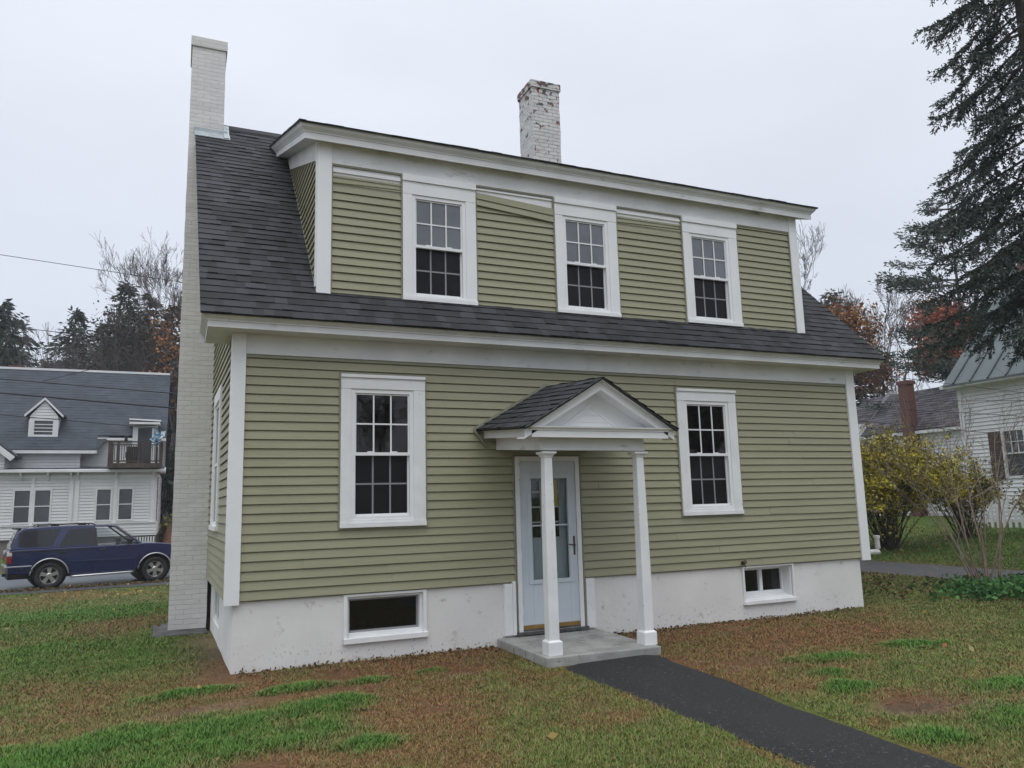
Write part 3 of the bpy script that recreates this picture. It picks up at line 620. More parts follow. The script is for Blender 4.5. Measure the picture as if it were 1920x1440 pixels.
mb.build('cheek_siding', M['siding'], house); mb = MB(); siding(mb, (DX1 - .012, 0, 0), (0, 1, 0), (1, 0, 0), dl, 3.5, 6.5, [], rnd=rnd)
mb.build('cheek_siding', M['siding'], house)
mb = MB(); mb.obox((DX0 - .006, DY, 3.49), (0, 2.85, 2.85 * RS), (.018, 0, 0), (0, -.012, .012)); mb.build('cheek_channel', M['olive_trim'], house)
for a, b in ((DX0, 1.081), (8.302, 8.458)):
    mb = MB(); mb.box(a, b, DY - .026, DY + .012, 3.47, 5.42)
    if a < 2: mb.box(a - .012, a + .022, DY + .012, DY + .09, 3.57, 5.43)
    mb.build('corner_board', M['white'], house, bevel=.003)
mb = MB(); mb.box(1.083, 8.300, DY - .018, DY + .012, 5.137, 5.405)
rr = random.Random(3)
for i in range(11):
    xx = 1.6 + .62 * i + rr.uniform(-.15, .15); mb.lathe([(.016, 0), (.016, .004), (.0, .006)], (xx, DY - .018, 5.20 + rr.uniform(-.01, .01)), (1, 0, 0), (0, 0, 1), (0, -1, 0), 8)
for sx, d in ((DX0 - .006, .012), (DX1 - .006, .012)):   # raking friezes on the cheeks
    mb.prism([(sx, DY, 5.157), (sx, 3.05, 5.157 + .385 * 2.96), (sx, 3.30, 5.43 + .37 * 3.2), (sx, DY, 5.43)], (d, 0, 0))
mb.build('dormer_frieze', M['cornice'], house)
mb = MB(); dxl, dxr, dyf, dzf = .738, 8.672, -.052, 5.346
DPROF = [(0, 0), (0, .082), (.010, .084), (.010, .094), (.020, .104), (.046, .128), (.056, .146), (.056, .154), (.066, .156), (.066, .170)]
mould(mb, dxl, dxr, dyf, dzf, DPROF, DS, 3.55)
mb.quad((dxl, dyf, dzf), (dxr, dyf, dzf), (dxr, 3.5, dzf + DS * (3.5 - dyf)), (dxl, 3.5, dzf + DS * (3.5 - dyf)))
mb.build('dormer_cornice', M['cornice'], house)
mb = MB(); oy, oz = dyf - .085, dzf + .170 + .004; dsl = math.hypot(1, DS)
DL = (3.62 - oy) * dsl
shingles(mb, (0, oy, oz), (1, 0, 0), (0, 1 / dsl, DS / dsl), lambda v: (dxl - .085, dxr + .085), DL, random.Random(5), lip=.010)
mb.obox((dxl - .082, oy + .004, oz - .014), (dxr - dxl + .164, 0, 0), (0, 3.6 - oy, DS * (3.6 - oy)), (0, 0, .013), (.6, .6, .6))
mb.build('dormer_roof', M['shingle'], house, colattr=True)

# chimneys -----------------------------------------------------------------
def chimney(x0, x1, y0, y1, z0, z1, caph, co, mat, name='chimney', wob=.004, seed=1):
    r = random.Random(seed); mb = MB(); zs = np.arange(z0, z1 - caph, .16); ring = []
    for z in list(zs) + [z1 - caph]:
        j = lambda: r.uniform(-wob, wob)
        ring += [(x0 + j(), y0 + j(), z), ((x0 + x1) / 2, y0 + j(), z), (x1 + j(), y0 + j(), z), (x1 + j(), y1, z), (x0 + j(), y1, z)]
    n = len(ring) // 5
    mb.add(ring, [(i * 5 + k, i * 5 + (k + 1) % 5, (i + 1) * 5 + (k + 1) % 5, (i + 1) * 5 + k) for i in range(n - 1) for k in range(5)] + [(0, 1, 2, 3, 4), tuple(range((n - 1) * 5, n * 5))])
    o = mb.build(name, mat, house)
    c = MB(); c.box(x0 - co, x1 + co, y0 - co, y1 + co, z1 - caph + .002, z1); cap = c.build('chimney_cap', mat, o, bevel=.008)
    return o
ch1 = chimney(-.555, -.048, 3.50, 4.16, -.70, 8.56, .17, .022, M['brick_l']); ch1['label'] = 'tall cream painted exterior chimney'
ch2 = chimney(5.665, 6.275, 3.88, 4.50, 6.9, 9.33, .155, .028, M['brick_c'], seed=2, wob=.006); ch2['label'] = 'white painted brick chimney with peeling paint'
mb = MB(); fz = EZ + RS * (3.5 - EY)
mb.obox((-.485, 3.487, fz - .02), (.50, 0, 0), (0, .012, 0), (0, 0, .105)); mb.obox((-.475, 3.36, fz - .125), (.53, 0, 0), (0, .13, .13), (0, -.004, .014))
mb.obox((-.044, 3.36, fz - .11), (.085, 0, 0), (0, .40, .40), (0, -.006, .018)); mb.obox((-.047, 3.49, fz), (.008, 0, 0), (0, .45, .45), (0, 0, .11))
mb.build('flashing', M['flash'], house, bevel=.006)
mb = MB(); mb.obox((-.745, 3.06, -.86), (.715, .02, 0), (-.02, 1.3, 0), (0, 0, .155)); st = mb.build('stone_slab', M['stone'], None, bevel=.02); tag(st, 'dark stone slab lying on the grass under the cream chimney', 'slab')
MB().box(-.044, .08, 3.55, 3.6, -.9, -.01).build('chimney_gap_shade', M['dark'], house)  # dark filler standing in for the shade in the gap beside the foundation

# small fittings -----------------------------------------------------------
mb = MB(); mb.tube([(6.84, .0, .055), (6.84, -.055, .055)], .012, 8); mb.tube([(6.84, -.05, .06), (6.84, -.062, .02), (6.846, -.07, .0)], .011, 8); mb.lathe([(.028, 0), (.028, .006), (.0, .007)], (6.84, -.07, .075), (1, 0, 0), (0, .3, 1), (0, -1, .3), 10); mb.lathe([(.03, 0), (.03, .006), (0, .007)], (6.84, -.014, .055), (1, 0, 0), (0, 0, 1), (0, -1, 0), 10)
mb.build('garden_tap', M['bronze'], house)
mb = MB(); mb.tube([(9.27, .8, .005), (10.33, .8, .005), (10.37, .8, .02), (10.385, .8, .06), (10.375, .8, .27)], .042, 12); mb.tube([(10.375, .8, .225), (10.374, .8, .275)], .055, 12); mb.tube([(10.27, .8, .005), (10.385, .8, .005), (10.39, .8, .09)], .05, 12)
mb.build('vent_pipe', M['pvc'], house, smooth=False)
mb = MB(); mb.tube([(6.591 + .018 * math.cos(t), -.05, 2.895 + .022 * math.sin(t)) for t in np.linspace(0, 6.28, 13)], .005, 6); mb.build('hook', M['white'], house)

# concrete stoop -----------------------------------------------------------
mb = MB(); nx_, ny_ = 24, 20; top = []
r = random.Random(8)
mb.prism([(3.10, -1.345, -.80), (3.10, .03, -.80), (4.475, .03, -.80), (4.475, -1.415, -.80)], (0, 0, .164))
so = mb.build('stoop', M['concrete'], None, bevel=.012); tag(so, 'low grey concrete stoop slab under the porch posts', 'step')

# portico ------------------------------------------------------------------
SAG = lambda x, y, z: (x, y, z + .078 * (y + 1.42))
mb = MB()
bz0, bz1 = 1.520, 1.672
mb.box(3.135, 4.470, -1.285, -1.16, bz0, bz1); mb.box(3.135, 3.255, -1.158, .0, bz0, bz1); mb.box(4.35, 4.470, -1.158, .0, bz0, bz1); mb.box(3.257, 4.348, -1.158, -.002, bz1 - .03, bz1)
for b_ in ((3.128, 4.477, -1.292, -1.286), ): mb.box(b_[0], b_[1], b_[2], b_[3], bz0, bz0 + .02)
mb.shear(SAG); po = mb.build('portico', M['cornice'], house, bevel=.003)
mb = MB(); px0, px1, pyf, pzf = 2.972, 4.722, -1.42, 1.664
PP = [(0, 0), (0, .074), (.010, .076), (.010, .086), (.022, .098), (.036, .106), (.040, .122)]
mould(mb, px0, px1, pyf, pzf, PP, 0, -.002)
mb.quad((px0, pyf, pzf), (px1, pyf, pzf), (px1, -.002, pzf), (px0, -.002, pzf))
mb.quad((px0, pyf, pzf + .086), (px1, pyf, pzf + .086), (px1, -1.19, pzf + .088), (px0, -1.19, pzf + .088))
# raking cornices
pk = 2.345; cx = (px0 + px1) / 2; tipx = px1 + .085 - cx; tz = 1.782; ps = (pk - tz) / tipx
for s in (-1, 1):
    prof = [(0, -.118), (0, -.045), (.012, -.043), (.012, -.033), (.03, -.022), (.045, -.008), (.045, .0)]
    for (o0, u0), (o1, u1) in zip(prof[:-1], prof[1:]):
        a = lambda o, u: (cx + s * (tipx), pyf - o, tz + u * 1.16); b = lambda o, u: (cx, pyf - o, pk + u * 1.16)
        mb.quad(a(o0, u0), b(o0, u0), b(o1, u1), a(o1, u1))
    a0, b0 = (cx + s * tipx, pyf, tz - .137), (cx, pyf, pk - .137)
    mb.quad(a0, b0, (cx, -1.19, pk - .137), (cx + s * tipx, -1.19, tz - .137))     # raking soffit
    mb.quad((cx + s * tipx, pyf - .045, tz), (cx + s * tipx, -.002, tz), (cx + s * tipx, -.002, tz - .03), (cx + s * tipx, pyf - .045, tz - .03))
mb.shear(SAG); mb.build('pediment_cornice', M['white'], po)
mb = MB(); mb.add([(px0 + .02, -1.20, pzf + .07), (px1 - .02, -1.20, pzf + .07), (cx, -1.20, pk - .08)], [(0, 1, 2)])
def tri(mb, x0, x1, z0, apex, wd, ya, yb):
    xm = (x0 + x1) / 2; sl_ = (apex - z0) / (xm - x0); i = wd * math.hypot(1, sl_) / sl_
    for s in (-1, 1):
        e = xm + s * (xm - x0)
        mb.prism([(e, ya, z0), (xm, ya, apex), (xm, ya, apex - i * sl_), (e - s * i, ya, z0)], (0, yb - ya, 0))
tri(mb, 3.40, 4.24, pzf + .092, 2.052, .035, -1.212, -1.199)
for i in range(3):
    z0 = pzf + .095 + .083 * i; h = .08; wx = lambda z: max(0, (2.045 - z) / (2.045 - pzf - .092)) * .395
    mb.quad((3.82 - wx(z0), -1.209, z0), (3.82 + wx(z0), -1.209, z0), (3.82 + wx(z0 + h), -1.2015, z0 + h), (3.82 - wx(z0 + h), -1.2015, z0 + h)); mb.quad((3.82 - wx(z0), -1.209, z0), (3.82 + wx(z0), -1.209, z0), (3.82 + wx(z0), -1.2005, z0), (3.82 - wx(z0), -1.2005, z0))
mb.shear(SAG); mb.build('tympanum', M['white'], po)
mb = MB(); psl = math.hypot(1, ps); PLn = tipx * psl + .02
for s in (-1, 1): shingles(mb, (cx + s * (tipx + .02), -1.495, tz - .012), (0, 1, 0), (-s / psl, 0, ps / psl), lambda v: (0, 1.49), PLn + .002, random.Random(20 + s), ex=.125)
mb.prism([(cx - tipx - .015, -1.49, tz - .024), (cx, -1.49, pk - .006), (cx + tipx + .015, -1.49, tz - .024), (cx + tipx, -1.49, tz - .032), (cx, -1.49, pk - .018), (cx - tipx, -1.49, tz - .032)], (0, 1.485, 0), (.4, .4, .4))
mb.shear(SAG); mb.build('portico_roof', M['shingle'], po, colattr=True)
mb = MB()   # flashing strip where the little roof meets the wall
for s in (-1, 1): mb.obox((cx + s * (tipx + .05), -.035, tz - .035), (-s * (tipx + .05), 0, ps * (tipx + .05)), (0, .026, 0), (0, 0, .045))
mb.obox((cx - tipx - .052, -.034, tz - .035), (.15, 0, -.20), (0, .025, 0), (.02, 0, .015))
mb.shear(SAG); mb.build('wall_flashing', M['olive_trim'], po)
for xc, yc in ((3.232, -1.222), (4.415, -1.228)):
    mb = MB(); zb = -.636
    sq = lambda h, z: [(xc - h, yc - h, z), (xc + h, yc - h, z), (xc + h, yc + h, z), (xc - h, yc + h, z)]
    pr = [(.060, -.50), (.060, .1), (.056, .7), (.047, 1.47)]; v = sum([sq(h, z) for h, z in pr], [])
    mb.add(v, [(i * 4 + k, i * 4 + (k + 1) % 4, (i + 1) * 4 + (k + 1) % 4, (i + 1) * 4 + k) for i in range(3) for k in range(4)])
    mb.build('post', M['old_white'], po, bevel=.006)
    mb = MB(); pr = [(.082, zb), (.082, -.50), (.064, -.482)]; v = sum([sq(h, z) for h, z in pr], []); mb.add(v, [(i * 4 + k, i * 4 + (k + 1) % 4, (i + 1) * 4 + (k + 1) % 4, (i + 1) * 4 + k) for i in range(2) for k in range(4)] + [(8, 9, 10, 11), (0, 1, 2, 3)])
    mb.build('post_base', M['white'], po, bevel=.003)
    mb = MB(); pr = [(.052, 1.455), (.058, 1.47), (.066, 1.485), (.086, 1.497), (.086, 1.5225 + .078 * (yc + 1.42) - .02)]; v = sum([sq(h, z) for h, z in pr], []); mb.add(v, [(i * 4 + k, i * 4 + (k + 1) % 4, (i + 1) * 4 + (k + 1) % 4, (i + 1) * 4 + k) for i in range(4) for k in range(4)] + [(16, 17, 18, 19), (0, 1, 2, 3)])
    mb.build('post_capital', M['white'], po, bevel=.002)

# ------------------------------------------------------------------ neighbouring white house on the left, across the road
M['nb_white'] = pmat('white_clapboard', (0.60, 0.605, 0.61), (0.69, 0.695, 0.70), scale=1.2, rough=0.6)
M['nb_trim'] = pmat('white_trim_far', (0.64, 0.645, 0.65), (0.72, 0.725, 0.73), scale=2, rough=0.5)
M['slate'] = pmat('blue_grey_slate', (0.026, 0.034, 0.048), (0.040, 0.050, 0.067), scale=1.5, rough=0.75, bump=0.004, bscale=30, attr='col')
M['wood_old'] = pmat('weathered_deck_wood', (0.035, 0.026, 0.022), (0.085, 0.062, 0.05), scale=6, rough=0.85, stretch=(1, 1, .3))
M['found_far'] = pmat('grey_foundation', (0.13, 0.12, 0.11), (0.2, 0.185, 0.17), scale=3, rough=0.9)
M['glass_far'] = pmat('far_window_glass', (0.035, 0.04, 0.045), (0.07, 0.078, 0.085), scale=.9, rough=0.06, ior=1.6)
M['black_gap'] = M['dark']
nb = empty('white_house', (-5.5, 31, -.6), 'long white clapboard house with slate roof and small wooden balcony across the road', 'house')
r = random.Random(31); YN = 28.0; YU = 29.2
mb = MB(); fr = MB()
hA = [(-6.60, -6.07, .74, 2.02), (-5.88, -5.345, .74, 2.02), (-3.635, -3.13, .76, 2.02), (-2.805, -2.31, .76, 2.03), (-9.6, -9.05, .74, 2.02)]
siding(mb, (0, YN, 0), (1, 0, 0), (0, -1, 0), lambda z: (-14, -1.35), .06, 2.76, hA, Cc=.128, lip=.020)
siding(mb, (-1.33, YN, 0), (0, 1, 0), (1, 0, 0), lambda z: (0, 9), .06, 2.76, [], Cc=.128, lip=.020)
siding(mb, (0, YU, 0), (1, 0, 0), (0, -1, 0), lambda z: (-14, -1.2), 2.95, 4.32, [(-2.45, -1.5, 2.9, 4.4)], Cc=.128, lip=.020)
siding(mb, (-1.2, YU, 0), (0, 1, 0), (1, 0, 0), lambda z: (max(0, z - 4.3), 7.2), 2.95, 7.6, [], Cc=.128, lip=.020)
siding(mb, (0, YU - .45, 0), (1, 0, 0), (0, -1, 0), lambda z: (-14, -4.42), 2.95, 3.80, [], Cc=.128, lip=.020)
siding(mb, (0, YN - .06, 0), (1, 0, 0), (0, -1, 0), lambda z: (-14, -1.31), .06, .60, [], Cc=.128, lip=.020)
mb.build('wall', M['nb_white'], nb)
mb = MB(); mb.box(-14, -1.36, YN + .02, YN + 8, -1.2, .06); mb.build('foundation', M['found_far'], nb)
mb = MB(); mb.box(-2.2, -1.34, YN - .075, YN - .03, -.75, .06); mb.build('lattice_skirt', M['dark'], nb)
for i in range(8): q = MB(); q.box(-2.16 + i * .105, -2.10 + i * .105, YN - .10, YN - .08, -.72, .0); q.build('picket', M['nb_trim'], nb)
for x_ in (-5.98, -4.60, -4.38, -2.94, -1.51): q = MB(); wd = .06 if x_ in (-5.98, -2.94) else .075; q.box(x_ - wd, x_ + wd, YN - .045, YN, .62, 2.64); q.build('pilaster', M['nb_trim'], nb)
for x_ in (-6.42, -5.45, -4.62, -4.38, -2.94, -1.50, -7.4): q = MB(); q.box(x_ - .035, x_ + .035, YN - .30, YN, 2.66, 2.75); q.prism([(x_ - .03, YN - .05, 2.66), (x_ - .03, YN - .18, 2.66), (x_ - .03, YN - .05, 2.42)], (.06, 0, 0)); q.build('bracket', M['nb_trim'], nb)
mb = MB(); mb.box(-14, -1.30, YN - .05, YN + .01, 2.52, 2.64); mb.box(-14, -1.28, YN - .11, YN, .585, .63)
mb.build('trim_band', M['nb_trim'], nb)
mb = MB(); mb.prism([(-14, YN - .40, 2.75), (-14, YN - .40, 2.85), (-14, YN - .36, 2.87), (-14, YU, 3.02), (-14, YU, 2.75)], (12.95, 0, 0)); mb.build('porch_cornice', M['nb_trim'], nb)
mb = MB(); mb.prism([(-14, YN - .36, 2.885), (-14, YU, 3.045), (-14, YU, 3.03), (-14, YN - .36, 2.875)], (12.9, 0, 0), (1, 1, 1)); mb.build('porch_roof', M['slate'], nb, colattr=True)
for (a, b, c, d) in hA:
    q = MB(); frame(q, a - .06, b + .06, c - .06, d + .07, .06, .06, .06, .07, YN - .04, YN + .05); q.box(a, b, YN - .005, YN + .04, (c + d) / 2 - .02, (c + d) / 2 + .02); wo = q.build('window', M['nb_trim'], nb)
    q = MB(); q.quad((a, YN + .03, c), (b, YN + .03, c), (b, YN + .03, d), (a, YN + .03, d)); q.build('pane', M['glass_far'], wo, fix=False)
NS = 1.03; ne, nz = 28.45, 3.74; nry = 32.4; nrz = nz + NS * (nry - ne); nsl = math.hypot(1, NS)
mb = MB()
vcut = (29.02 - ne) * nsl
shingles(mb, (0, ne, nz), (1, 0, 0), (0, 1 / nsl, NS / nsl), lambda v: (-14, -3.83 if v < vcut else -1.08), (nry - ne) * nsl, random.Random(41), ex=.19, tw=(.25, .4), lip=.008, base=(1, 1, 1), dark=.45, var=.35)
mb.quad((-14, nry, nrz), (-1.08, nry, nrz), (-1.08, 36.6, nz), (-14, 36.6, nz), (1, 1, 1)); mb.quad((-14, ne, nz - .02), (-3.83, ne, nz - .02), (-1.08, nry, nrz - .02), (-14, nry, nrz - .02), (.6, .6, .6))
mb.build('roof', M['slate'], nb, colattr=True)
mb = MB(); mb.box(-14, -3.80, ne - .03, ne + .5, nz - .16, nz - .03); mb.box(-3.83, -1.1, 28.98, 29.18, 4.20, 4.31); mb.build('eave_board', M['nb_trim'], nb)
mb = MB(); mb.obox((-14, nry - .08, nrz - .05), (12.9, 0, 0), (0, .16, 0), (0, 0, .10)); mb.build('ridge_cap', M['nb_trim'], nb)
mb = MB(); mb.box(-8.0, -7.4, nry + .3, nry + .9, nrz - 1.4, nrz + .12); mb.box(-8.03, -7.37, nry + .27, nry + .93, nrz + .122, nrz + .19); mb.build('chimney', M['brick_r'], nb)
# gabled roof dormer
mb = MB(); dy = 29.05; dxc = -5.91
siding(mb, (dxc, dy, 0), (1, 0, 0), (0, -1, 0), lambda z: (-.53 + max(0, z - 5.22) * .80, .53 - max(0, z - 5.22) * .80), 4.32, 5.86, [(-.34, .34, 4.42, 5.02)], Cc=.128, lip=.020)
mb.box(dxc - .53, dxc - .5, dy + .01, dy + 1.2, 4.3, 5.2); mb.box(dxc + .5, dxc + .53, dy + .01, dy + 1.2, 4.3, 5.2)
dm = mb.build('dormer', M['nb_white'], nb)
q = MB()
for s in (-1, 1): q.obox((dxc + s * .72, dy - .12, 5.16), (-s * .72, 0, .74 * 1.02), (0, .10, 0), (0, 0, .11))
q.box(dxc - .55, dxc - .36, dy - .03, dy, 4.3, 5.05); q.box(dxc + .36, dxc + .55, dy - .03, dy, 4.3, 5.05); q.box(dxc - .36, dxc + .36, dy - .03, dy, 4.31, 4.40); q.box(dxc - .36, dxc + .36, dy - .03, dy, 5.02, 5.10); q.build('dormer_trim', M['nb_trim'], dm)
q = MB()
for s in (-1, 1): q.obox((dxc + s * .74, dy - .1, 5.25), (-s * .74, 0, .755), (0, 1.9, 0), (0, 0, .04), (.8, .8, .8))
q.build('dormer_roof', M['slate'], dm, colattr=True)
q = MB(); q.quad((dxc - .34, dy + .04, 4.4), (dxc + .34, dy + .04, 4.4), (dxc + .34, dy + .04, 5.02), (dxc - .34, dy + .04, 5.02)); q.build('pane', M['glass_far'], dm, fix=False)
q = MB()
for zz in (4.56, 4.71, 4.86): q.box(dxc - .34, dxc + .34, dy - .01, dy + .035, zz - .018, zz + .018)
q.build('blind', M['nb_trim'], dm)
# balcony with door dormer
mb = MB(); mb.box(-2.46, -1.46, 28.95, 30.2, 3.0, 4.86); mb.build('door_dormer', M['nb_white'], nb)
q = MB(); q.box(-2.60, -1.36, 28.62, 30.1, 4.90, 5.0); q.obox((-2.62, 28.75, 5.10), (1.28, 0, -.05), (0, 1.2, .1), (0, 0, .06)); q.build('door_hood', M['nb_trim'], nb)
q = MB(); q.box(-2.25, -1.68, 28.91, 28.948, 3.02, 4.76); q.build('balcony_door', M['glass_far'], nb)
q = MB(); q.box(-2.31, -2.25, 28.9, 28.948, 3.0, 4.8); q.box(-1.68, -1.62, 28.9, 28.948, 3.0, 4.8); q.build('door_frame', M['nb_trim'], nb)
q = MB(); q.box(-3.27, -1.22, 27.35, 28.95, 2.93, 3.03); q.box(-3.27, -1.22, 27.30, 27.35, 2.90, 3.10)
ba = q.build('balcony', M['wood_old'], nb)
for (xx, yy) in ((-3.22, 27.36), (-2.88, 27.36), (-2.10, 27.36), (-1.42, 27.36), (-1.25, 27.36), (-3.22, 28.8), (-1.25, 28.8)): q = MB(); q.box(xx - .05, xx + .05, yy - .05, yy + .05, 3.03, 3.98); q.build('post', M['wood_old'], ba)
q = MB(); q.box(-3.30, -1.2, 27.31, 27.43, 3.98, 4.03); q.box(-3.25, -1.22, 27.34, 27.39, 3.86, 3.90); q.box(-3.25, -1.22, 27.34, 27.39, 3.16, 3.21); q.box(-3.27, -3.17, 27.44, 28.85, 3.98, 4.03); q.box(-1.30, -1.2, 27.44, 28.85, 3.98, 4.03); q.build('rail', M['wood_old'], ba)
for i in range(21):
    xx = -3.12 + i * .09
    q = MB(); q.box(xx - .013, xx + .013, 27.35, 27.38, 3.21, 3.86); q.build('baluster', M['wood_old'], ba)
q = MB(); q.obox((-2.62, 28.0, 3.03), (.42, 0, 0), (0, .42, 0), (0, 0, .42)); q.obox((-2.62, 28.38, 3.45), (.42, 0, 0), (0, .05, .02), (0, 0, .42)); q.box(-2.66, -2.62, 28.0, 28.4, 3.4, 3.62); t = q.build('deck_chair', M['dark']); tag(t, 'dark deck chair standing behind the wooden balcony railing', 'chair')
q = MB(); q.lathe([(.0, 0), (.06, 0), (.07, .03), (.05, .18), (.09, .2), (.0, .28)], (-2.62, 27.37, 4.03), (1, 0, 0), (0, 1, 0), (0, 0, 1), 8); t = q.build('lantern', M['dark']); tag(t, 'small black lantern on the balcony handrail', 'lantern')
M['teal_fl'] = pmat('blue_white_bloom', (.05, .25, .42), (.65, .7, .72), scale=9, rough=.7, lo=.45, hi=.55)
q = MB(); rr = random.Random(2)
for i in range(60):
    p = np.array((-1.45 + rr.gauss(0, .09), 27.28 + rr.gauss(0, .06), 4.22 + rr.gauss(0, .16))); a = np.array([rr.gauss(0, .05) for _ in range(3)]); b = np.array([rr.gauss(0, .05) for _ in range(3)]); q.quad(p - a - b, p + a - b, p + a + b, p - a + b)
q.tube([(-1.45, 27.28, 4.3), (-1.45, 27.28, 4.86)], .008, 4)
t = q.build('hanging_decoration', M['teal_fl']); tag(t, 'blue and white flowers hanging at the balcony corner', 'decoration')
# projecting gable at the far left
q = MB()
q.prism([(-12.2, 27.5, 3.40), (-9.6, 27.5, 6.0), (-6.55, 27.5, 3.40), (-6.75, 27.5, 3.32), (-9.6, 27.5, 5.75), (-12.0, 27.5, 3.32)], (0, 3.4, 0), (.8, .8, .8)); q.build('gable_roof', M['slate'], nb, colattr=True)
q = MB(); q.prism([(-12.1, 27.42, 3.35), (-9.6, 27.42, 5.9), (-6.60, 27.42, 3.36), (-6.75, 27.42, 3.20), (-9.6, 27.42, 5.7), (-11.95, 27.42, 3.2)], (0, .06, 0)); q.build('gable_board', M['nb_trim'], nb)
q = MB(); siding(q, (0, 27.75, 0), (1, 0, 0), (0, -1, 0), lambda z: (-11.9 + max(0, z - 3.4), -7.0 - max(0, z - 3.4) * 1.1), 2.9, 5.6, [], Cc=.128, lip=.020); q.box(-11.9, -7.0, 27.8, 29, 2.9, 3.5); q.build('gable_wall', M['nb_white'], nb)

# ------------------------------------------------------------------ white house with metal roof on the right
M['metal_roof'] = pmat('grey_green_metal_roof', (0.082, 0.106, 0.112), (0.105, 0.132, 0.138), scale=.7, rough=0.7, bump=.002, bscale=6)
M['roof_dk'] = pmat('dark_roof_far', (0.055, 0.05, 0.06), (0.08, 0.075, 0.085), scale=3, rough=.85, attr='col')
M['shutter'] = pmat('dark_brown_shutter', (0.05, 0.03, 0.025), (0.09, 0.055, 0.04), scale=5, rough=.6)
rh = empty('metal_roof_house', (25.5, 2, .1), 'white clapboard house with grey standing seam metal roof behind the spruce', 'house')
XW = 22.0; WZ0 = .05
q = MB(); siding(q, (XW, 7.45, 0), (0, -1, 0), (-1, 0, 0), lambda z: (0, 14), WZ0, 4.28, [(1.29, 1.88, 1.40, 2.72), (5.2, 5.8, 1.4, 2.72)], Cc=.118, lip=.024)
siding(q, (XW, -6.55, 0), (1, 0, 0), (0, -1, 0), lambda z: (max(0, z - 4.3), 8 - max(0, z - 4.3)), WZ0, 8.2, [], Cc=.118, lip=.024); siding(q, (XW, 7.45, 0), (1, 0, 0), (0, 1, 0), lambda z: (max(0, z - 4.3), 8 - max(0, z - 4.3)), WZ0, 8.2, [], Cc=.118, lip=.024)
siding(q, (XW + 8, 7.45, 0), (0, -1, 0), (1, 0, 0), lambda z: (0, 14), WZ0, 4.28, [], Cc=.118, lip=.024); q.build('wall', M['nb_white'], rh)
q = MB(); q.box(XW - .035, XW + .02, 7.32, 7.47, WZ0, 4.16); q.box(XW - .04, XW + .02, -6.55, 7.32, 4.12, 4.28); q.box(XW - .42, XW, -6.9, 7.75, 4.20, 4.32); q.build('trim', M['nb_trim'], rh)
q = MB()
q.prism([(XW - .45, 7.62, 4.30), (XW + 4, 7.62, 8.75), (XW + 8.45, 7.62, 4.30), (XW + 8.45, 7.62, 4.24), (XW + 4, 7.62, 8.67), (XW - .45, 7.62, 4.24)], (0, -14.4, 0))
ro = q.build('roof', M['metal_roof'], rh)
for i in range(26):
    yy = 7.25 - i * .56
    q = MB(); q.obox((XW - .45, yy - .025, 4.305), (4.45, 0, 4.45), (0, .05, 0), (-.03, 0, .03)); q.build('seam', M['roof_dk'] if False else M['metal_seam'] if 'metal_seam' in M else M.setdefault('metal_seam', pmat('shade_painted_seam', (.045, .06, .065), rough=.5)), ro)  # seams in a darker roof tone, their shadow put into the colour
q = MB(); q.box(XW + 3.6, XW + 4.3, 6.7, 7.35, 8.0, 9.27); q.box(XW + 3.56, XW + 4.34, 6.66, 7.39, 9.272, 9.38); q.build('chimney', M['brick_r'], rh)
for (a, b) in ((6.16, 5.57), (2.25, 1.65)):
    q = MB()
    for (y0, y1, z0, z1) in ((a, a + .07, 1.33, 2.79), (b - .07, b, 1.33, 2.79), (b, a, 2.72, 2.79), (b, a, 1.33, 1.40), (b, a, 2.04, 2.08)): q.box(XW - .04, XW + .04, y0, y1, z0, z1)
    for i in (1, 2): q.box(XW - .012, XW + .02, b + (a - b) * i / 3 - .01, b + (a - b) * i / 3 + .01, 2.08, 2.72)
    q.box(XW - .011, XW + .02, b, a, 2.39, 2.41); wo = q.build('window', M['nb_trim'], rh)
    q = MB(); q.quad((XW + .025, a, 1.4), (XW + .025, b, 1.4), (XW + .025, b, 2.72), (XW + .025, a, 2.72)); q.build('pane', M['glass_far'], wo, fix=False)
    for y0 in (a + .08, b - .46):
        q = MB(); q.box(XW - .05, XW - .02, y0, y0 + .38, 1.30, 2.74)
        for k in range(20): q.obox((XW - .062, y0 + .05, 1.36 + k * .066), (.012, 0, .02), (0, .28, 0), (0, 0, .03))
        q.build('shutter', M['shutter'], rh)
q = MB(); q.box(XW - .16, XW - .02, 6.98, 7.25, .90, 1.09); q.tube([(XW - .06, 7.12, .9), (XW - .06, 7.12, .1)], .02, 6); q.build('meter_box', M['found_far'], rh)
# recessed rear wing with brick chimney
q = MB(); XB = 24.0
siding(q, (XB, 13.0, 0), (0, -1, 0), (-1, 0, 0), lambda z: (0, 5.5), .1, 3.3, [(2.87, 3.43, 1.76, 2.2)], Cc=.118, lip=.024); siding(q, (XB, 13.0, 0), (1, 0, 0), (0, 1, 0), lambda z: (max(0, (z - 3.4) * .95), 4), .1, 5.0, [], Cc=.118, lip=.024); q.build('wing_wall', M['nb_white'], rh)
q = MB()
shingles(q, (XB - .25, 7.4, 3.22), (0, 1, 0), (.75, 0, .66), lambda v: (0, 6.9 if v < .6 else 6.9), 2.55, random.Random(51), ex=.15, tw=(.2, .4))
q.quad((XB - .25, 7.4, 3.2), (XB - .25, 14.3, 3.2), (XB + 1.66, 14.3, 4.88), (XB + 1.66, 7.4, 4.88), (.7, .7, .7)); q.quad((XB + 1.66, 7.4, 4.9), (XB + 1.66, 14.3, 4.9), (XB + 3.6, 14.3, 3.2), (XB + 3.6, 7.4, 3.2), (.7, .7, .7))
q.build('wing_roof', M['roof_dk'], rh, colattr=True)
